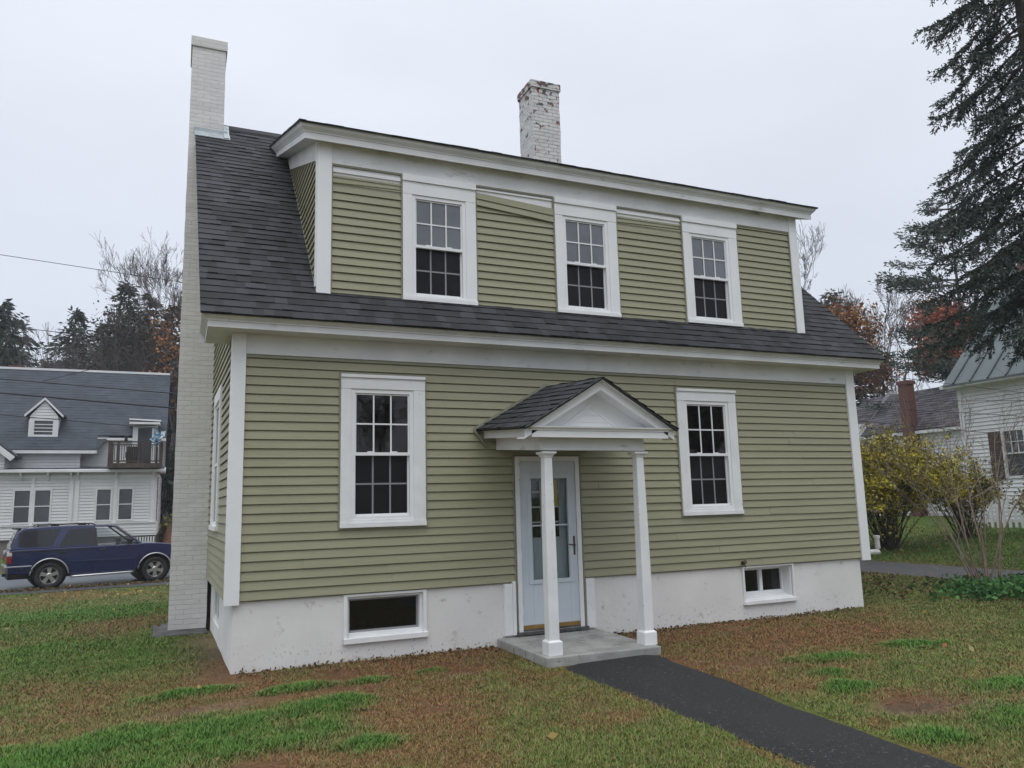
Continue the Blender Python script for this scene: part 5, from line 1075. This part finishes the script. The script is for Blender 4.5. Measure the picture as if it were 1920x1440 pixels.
def spruce(xy, H, R, label, seed, n=140):
    rng = np.random.default_rng(seed); b = base(xy); t = empty('spruce_tree', tuple(b), label, 'tree'); S = []; P = []; D = []
    T = [(b[0], b[1], b[2] + H * i / 10, b[0], b[1], b[2] + H * (i + 1) / 10, max(.03, .24 * (1 - i / 10)), max(.02, .24 * (1 - (i + 1) / 10))) for i in range(10)]
    for i in range(n):
        f = .29 + .70 * ((i + rng.random()) / n) ** 1.05; a = i * 2.39996 + rng.normal() * .25; L = (R * 1.06 * (1 - f) ** .58 + .1) * rng.uniform(.72, 1.18)
        if f < .26: L *= .95
        p = np.array((b[0], b[1], b[2] + H * f)); o = np.array((math.cos(a), math.sin(a), 0)); m = max(6, int(L / .16)); pts = [p]; sl_ = rng.uniform(-.42, -.12)
        for q in range(m):
            u = q / m; d = o + np.array((0, 0, sl_ - .35 * math.sin(u * 2.4) + .75 * max(0, u - .55))) + rng.normal(size=3) * .07; p = p + d / np.linalg.norm(d) * L / m; pts.append(p)
        side = np.cross(o, (0, 0, 1))
        for q in range(m):
            u = q / m; S.append((*pts[q], *pts[q + 1], .032 * (1 - u) + .006, .032 * (1 - u) + .003))
            if u < .18: continue
            fw = (pts[q + 1] - pts[q]); fw /= np.linalg.norm(fw)
            # the leader of the branch is itself clothed in needles, twigs leave it left and right and hang
            twl = []
            for s in (-1, 1):
                for h in range(2):
                    if rng.random() < .80:
                        tl = (.30 + .55 * math.sin(math.pi * min(1, u * 1.05)) ) * rng.uniform(.6, 1.15) * min(1, L / 2.2); twl.append((pts[q] + (pts[q + 1] - pts[q]) * rng.random(), side * s * .85 + fw * rng.uniform(.45, .9) + np.array((0, 0, rng.uniform(-.75, -.1))), tl))
            twl.append((pts[q], fw, L / m))
            if rng.random() < .5: twl.append((pts[q], np.array((rng.normal() * .25, rng.normal() * .25, -1.0)), rng.uniform(.2, .5)))
            for (c, d, tl) in twl:
                d = d / np.linalg.norm(d); k = max(2, int(tl / .1)); c2 = c
                for w_ in range(k):
                    d2 = d + np.array((0, 0, -.28 * w_ / k + .1 * (w_ / k > .7))); d2 /= np.linalg.norm(d2); e = c2 + d2 * tl / k; S.append((*c2, *e, .005, .004)) if w_ == 0 else None
                    nn = 9; tt = rng.random((nn, 1)); rad3 = rng.normal(size=(nn, 3)); rad3 -= (rad3 @ d2)[:, None] * d2; rad3 /= np.linalg.norm(rad3, axis=1)[:, None]
                    P.append(c2 + (e - c2) * tt); D.append(rad3 * .75 + d2 * .75); c2 = e
    seg_mesh('trunk', T, M['bark_dk'], t, k=9); seg_mesh('branches', S, M['bark_dk'], t, k=3)
    P = np.concatenate(P); D = np.concatenate(D); leaf_mesh('foliage', P, .075, M['spruce'], t, rng, dirs=D, aspect=.36, tones=(.5, 1.6)); return t
spruce(az(60.2, 17.6), 17.5, 2.85, 'large dark spruce with drooping boughs at the right edge', 401)

def shrub(xy, H, W, label, seed, stems=26, leafmat=None, nleaf=0, lsize=.05, mat='bark', zlo=.15, arch=.3, name='shrub', depth=3, r0=.018, spread=.4, cat='bush', leafbias=.6, twigmat='twig', minr=.004):
    rng = np.random.default_rng(seed); b = base(xy); t = empty(name, tuple(b), label, cat); out, tips = [], []; st = []
    for i in range(stems):
        a = rng.uniform(0, 6.283); lean = rng.uniform(.05, 1) ** .8 * W / H * .9; d = np.array((math.cos(a) * lean, math.sin(a) * lean, 1.0)); d /= np.linalg.norm(d); o = []
        grow(rng, b + np.array((math.cos(a), math.sin(a), 0)) * rng.random() * W * .12, d, H * rng.uniform(.32, .46), r0 * rng.uniform(.6, 1.2), depth, o, tips, ratio=.66, nb=(1, 2), spread=spread, up=.05, wob=.10, minr=minr); out += o
    out = np.array(out); tips = np.array(tips); f = H / (out[:, 5].max() - b[2]); out[:, [2, 5]] = (out[:, [2, 5]] - b[2]) * f + b[2]
    k = out[:, 6] > r0 * .55
    seg_mesh('stems', out[k], M[mat], t, k=5); seg_mesh('twigs', out[~k], M[twigmat], t, k=3)
    if leafmat:
        z = (out[:, 5] - b[2]) / H; w_ = np.clip((z - zlo) / .2, 0, 1) * np.clip((1.12 - z) / leafbias, 0, 1); w_ /= w_.sum(); sel = rng.choice(len(out), nleaf, p=w_)
        P = out[sel, :3] + (out[sel, 3:6] - out[sel, :3]) * rng.random((nleaf, 1)) + rng.normal(size=(nleaf, 3)) * .05; leaf_mesh('leaves', P, lsize, M[leafmat], t, rng, aspect=.55, tones=(.5, 1.45))
    return t
shrub((15.5, 5.0), 3.35, 1.9, 'big yellow leaved shrub beyond the driveway beside the olive house', 501, stems=60, leafmat='forsythia', nleaf=27000, lsize=.08, zlo=.05, depth=4, leafbias=.75, mat='bark_dk')
shrub((14.4, 5.6), 3.6, 1.3, 'tall twiggy shrub close behind the olive house corner', 502, stems=26, leafmat='shrub2', nleaf=6000, lsize=.08, zlo=.15, depth=4, mat='bark_dk')
shrub((18.2, 4.9), 2.2, 1.7, 'rounded dull yellow shrub in front of the metal roofed house', 503, stems=30, leafmat='shrub2', nleaf=7000, lsize=.075, zlo=.1, depth=3, leafbias=.7, mat='bark_dk')
shrub((19.3, 3.1), 1.9, 1.6, 'dull yellow shrub below the shuttered window', 504, stems=26, leafmat='shrub2', nleaf=5500, lsize=.075, zlo=.1, depth=3, leafbias=.7, mat='bark_dk')
shrub((11.95, .05), 3.9, 2.3, 'leafless shrub with reddish stems growing from the green ground cover', 505, stems=17, mat='stem_red', twigmat='stem_pale', depth=3, r0=.0135, spread=.40, minr=.0032)
# ground cover under it, leaf litter, fallen leaves
rng = np.random.default_rng(77)
def scatter(n, fx, mat, size, name, label, cat, h=(0, .02), aspect=.6, flat=.6, cols=None, tones=(.6, 1.4), up=0.0):
    q = fx(n); P = np.c_[q, gz(q[:, 0], q[:, 1]) + rng.uniform(*h, len(q))]; D = rng.normal(size=(len(q), 3)) * (1, 1, .25) + (0, 0, up)
    return stuff(leaf_mesh(name, P, size, M[mat], None, rng, dirs=D, aspect=aspect, flat=-flat * 3, cols=cols, tones=tones), label, cat)
def gc(n):
    q = np.c_[rng.normal(11.6, .42, n), rng.normal(-.45, .42, n)]; return q[fbm(q[:, 0], q[:, 1], .5, 3) > .34]
scatter(2600, gc, 'gcover', .085, 'ground_cover', 'patch of low green ground cover under the leafless shrub', 'ground cover', h=(.02, .17), aspect=.7)
def lit(n):
    q = np.c_[rng.uniform(9.6, 12.2, n), rng.uniform(-2.2, 4.5, n)]; return q[(fbm(q[:, 0], q[:, 1], 1.0, 8) + .16 * (q[:, 0] - 10.6) > .52)]
TANS = [(.17, .11, .055), (.13, .08, .04), (.09, .055, .03), (.20, .15, .07), (.12, .11, .03)]
scatter(3000, lit, 'litter', .07, 'leaf_litter', 'brown leaf litter along the driveway edge', 'leaf litter', h=(.0, .05), cols=TANS)
def debris(n):
    q = np.c_[rng.uniform(.1, 9.1, n), .02 - np.abs(rng.normal(size=n)) * .16]; return q[(q[:, 0] < 3.05) | (q[:, 0] > 4.5)]
scatter(1500, debris, 'litter', .04, 'leaf_litter', 'brown leaf debris along the foot of the foundation', 'leaf litter', h=(.0, .03), cols=TANS)
def fallen(n):
    q = [np.c_[rng.uniform(-7, 0, 60), rng.uniform(4, 15, 60)], np.c_[rng.normal(-1.9, 1.0, n // 3), rng.normal(13.3, .8, n // 3)], np.c_[rng.uniform(12, 19, n // 3), rng.uniform(-3, 6, n // 3)], np.c_[rng.uniform(-1, 3, 9), rng.uniform(-4, -.5, 9)], np.c_[rng.uniform(4.8, 12, 14), rng.uniform(-4, -.3, 14)]]
    q = np.concatenate(q); return q[~((q[:, 0] > -.1) & (q[:, 0] < 9.3) & (q[:, 1] > -.1) & (q[:, 1] < 7.7))]
scatter(620, fallen, 'litter', .065, 'fallen_leaves', 'scattered yellow and tan fallen leaves on the lawns', 'fallen leaves', h=(.02, .06), cols=[(.42, .30, .10), (.36, .24, .10), (.28, .12, .04), (.40, .33, .16)], tones=(.7, 1.2))
def roadleaf(n): xx = rng.uniform(-9, 1, n); return np.c_[xx, 16.05 + .10 * (xx + 3) + rng.normal(size=n) * .09]
scatter(1800, roadleaf, 'litter', .08, 'leaf_litter', 'line of brown leaves along the road edge', 'leaf litter', h=(.02, .05), cols=TANS)

# ------------------------------------------------------------------ grass
def grass(n, x0, x1, y0, y1, seed, name, label):
    rng = np.random.default_rng(seed); x = rng.uniform(x0, x1, n); y = rng.uniform(y0, y1, n)
    dx, dy = x - CAM[0], y - CAM[1]; dist = np.hypot(dx, dy); azm = np.degrees(np.arctan2(dx, dy))
    house_ = (x > -.02) & (x < 9.2) & (y > .02) & (y < 7.7); stoop_ = (x > 3.08) & (x < 4.5) & (y > -1.43) & (y < .1)
    pl = 3.20 + (fbm(y, y * 0, .5, 2) - .5) * .10 + .02 + .035 * rng.random(n) ** 2; pr_ = 4.44 - .09 * .98 * np.clip(-y - 1.4, 0, 9) + (fbm(y, y * 0 + 50, .5, 2) - .5) * .07 - .045 * rng.random(n) ** 2; path_ = (x > pl) & (x < pr_) & (y < -1.4)
    drv = (x > 12.25) & (x < 13.65); slab_ = (x > -.75) & (x < 0) & (y > 3.05) & (y < 4.4)
    g, r, t, n1, n2, n3 = masks(x, y)
    keep = ~house_ & ~stoop_ & ~path_ & ~drv & ~slab_ & (azm > -75) & (azm < 100) & (dist > 2.0) & (y < 15.0) & ((rng.random(n) < .55) | ((azm > -14) & (azm < 62)))
    keep &= rng.random(n) < np.clip(.46 + .70 * g + .30 * (n2 - .5) - .75 * t - .08 * r, .03, 1)
    keep &= rng.random(n) < np.clip(9.0 / dist, .15, 1) ** 1.1
    x, y, g, r, t, n2, dist = (q[keep] for q in (x, y, g, r, t, n2, dist)); m = len(x)
    h = (.014 + .022 * rng.random(m) + .026 * g * rng.uniform(.2, 1.3, m) * (.4 + n2)) * (1 - .25 * r); wd = (.0028 + .0012 * g) * np.clip(dist / 7, 1, 2.2) * .9
    a = rng.uniform(0, 6.283, m); lean = (.55 + .9 * rng.random(m)) * (1 - .35 * g) + .35 * r
    z = gz(x, y) + (fbm(x, y, .9, 5) - .5) * .035 - .004
    b = np.c_[x, y, z]; ux = np.c_[np.cos(a), np.sin(a), np.zeros(m)]; sx = np.c_[-np.sin(a), np.cos(a), np.zeros(m)] * wd[:, None]
    mid = b + ux * (h * lean * .35)[:, None] + np.array((0, 0, 1)) * (h * .62)[:, None]; tip = b + ux * (h * lean)[:, None] + np.array((0, 0, 1)) * h[:, None]
    V = np.stack([b - sx, b + sx, mid + sx * .7, tip, mid - sx * .7], 1).reshape(-1, 3); o = (np.arange(m) * 5)[:, None]
    F = np.concatenate([o + [[0, 1, 2]], o + [[0, 2, 4]], o + [[4, 2, 3]]])
    c = lawn_col(x, y); dead = (rng.random(m) < .22 * (1 - g)); c[dead] = np.array((.16, .115, .06)) * rng.uniform(.6, 1.2, (dead.sum(), 1)); gr = (rng.random(m) < .40 * (1 - .65 * r)) & ~dead; c[gr] = np.array((.056, .120, .020)) * rng.uniform(.7, 1.2, (gr.sum(), 1))
    c = c * rng.uniform(.75, 1.35, (m, 1)) * 1.5
    me = np_mesh(name, V, F, M['blade'], None, col=np.repeat(c, 5, 0))
    return stuff(me, label, 'grass')
M['blade'] = pmat('grass_blade', (.85, .85, .85), (1.15, 1.15, 1.15), scale=6, rough=.6, attr='col', spec=.3)
grass(2700000, -7, 15, -7.6, 2.2, 1, 'grass', 'short patchy autumn grass around the house, lush green in tufts')
grass(520000, -10, .2, 2.2, 15, 2, 'grass', 'mown grass sloping down to the road on the left')
grass(160000, 9.2, 21, 1.0, 9, 3, 'grass', 'grass beyond the driveway on the right')

# trees across the street, behind the camera: what the window panes mirror
rng = np.random.default_rng(900); P = []; S = []
for i in range(15):
    cx_, cy_ = -6 + i * 3.6 + rng.normal() * .8, -31 + rng.normal() * 2.5; hh = rng.uniform(8, 14.5); g0 = float(gz(cx_, cy_))
    o_, t_ = [], []; grow(rng, (cx_, cy_, g0), (rng.normal() * .05, rng.normal() * .05, 1), hh * .3, .16, 5, o_, t_, spread=.5, up=.2, minr=.02); S += o_
    if i % 3 != 1: t_ = np.array(t_)[:, :3]; P.append(np.repeat(t_, 8, 0) + rng.normal(size=(len(t_) * 8, 3)) * .35)
stuff(seg_mesh('far_wood', S, M['bark_dk'], None, 3)); stuff(leaf_mesh('far_wood', np.concatenate(P), .34, M['hemlock_br'], None, rng, aspect=.6))

# ------------------------------------------------------------------ damp autumn air
hz = bpy.data.materials.new('haze'); hz.use_nodes = True; t = hz.node_tree; t.nodes.remove(t.nodes['Principled BSDF'])
pv = t.nodes.new('ShaderNodeVolumePrincipled'); pv.inputs['Color'].default_value = (.90, .93, .97, 1); pv.inputs['Density'].default_value = .0011; pv.inputs['Anisotropy'].default_value = 0.0
t.links.new(pv.outputs[0], t.nodes['Material Output'].inputs['Volume'])
h = MB().box(-125, 125, -125, 145, -3.0, 26).build('haze', hz); h['kind'] = 'stuff'
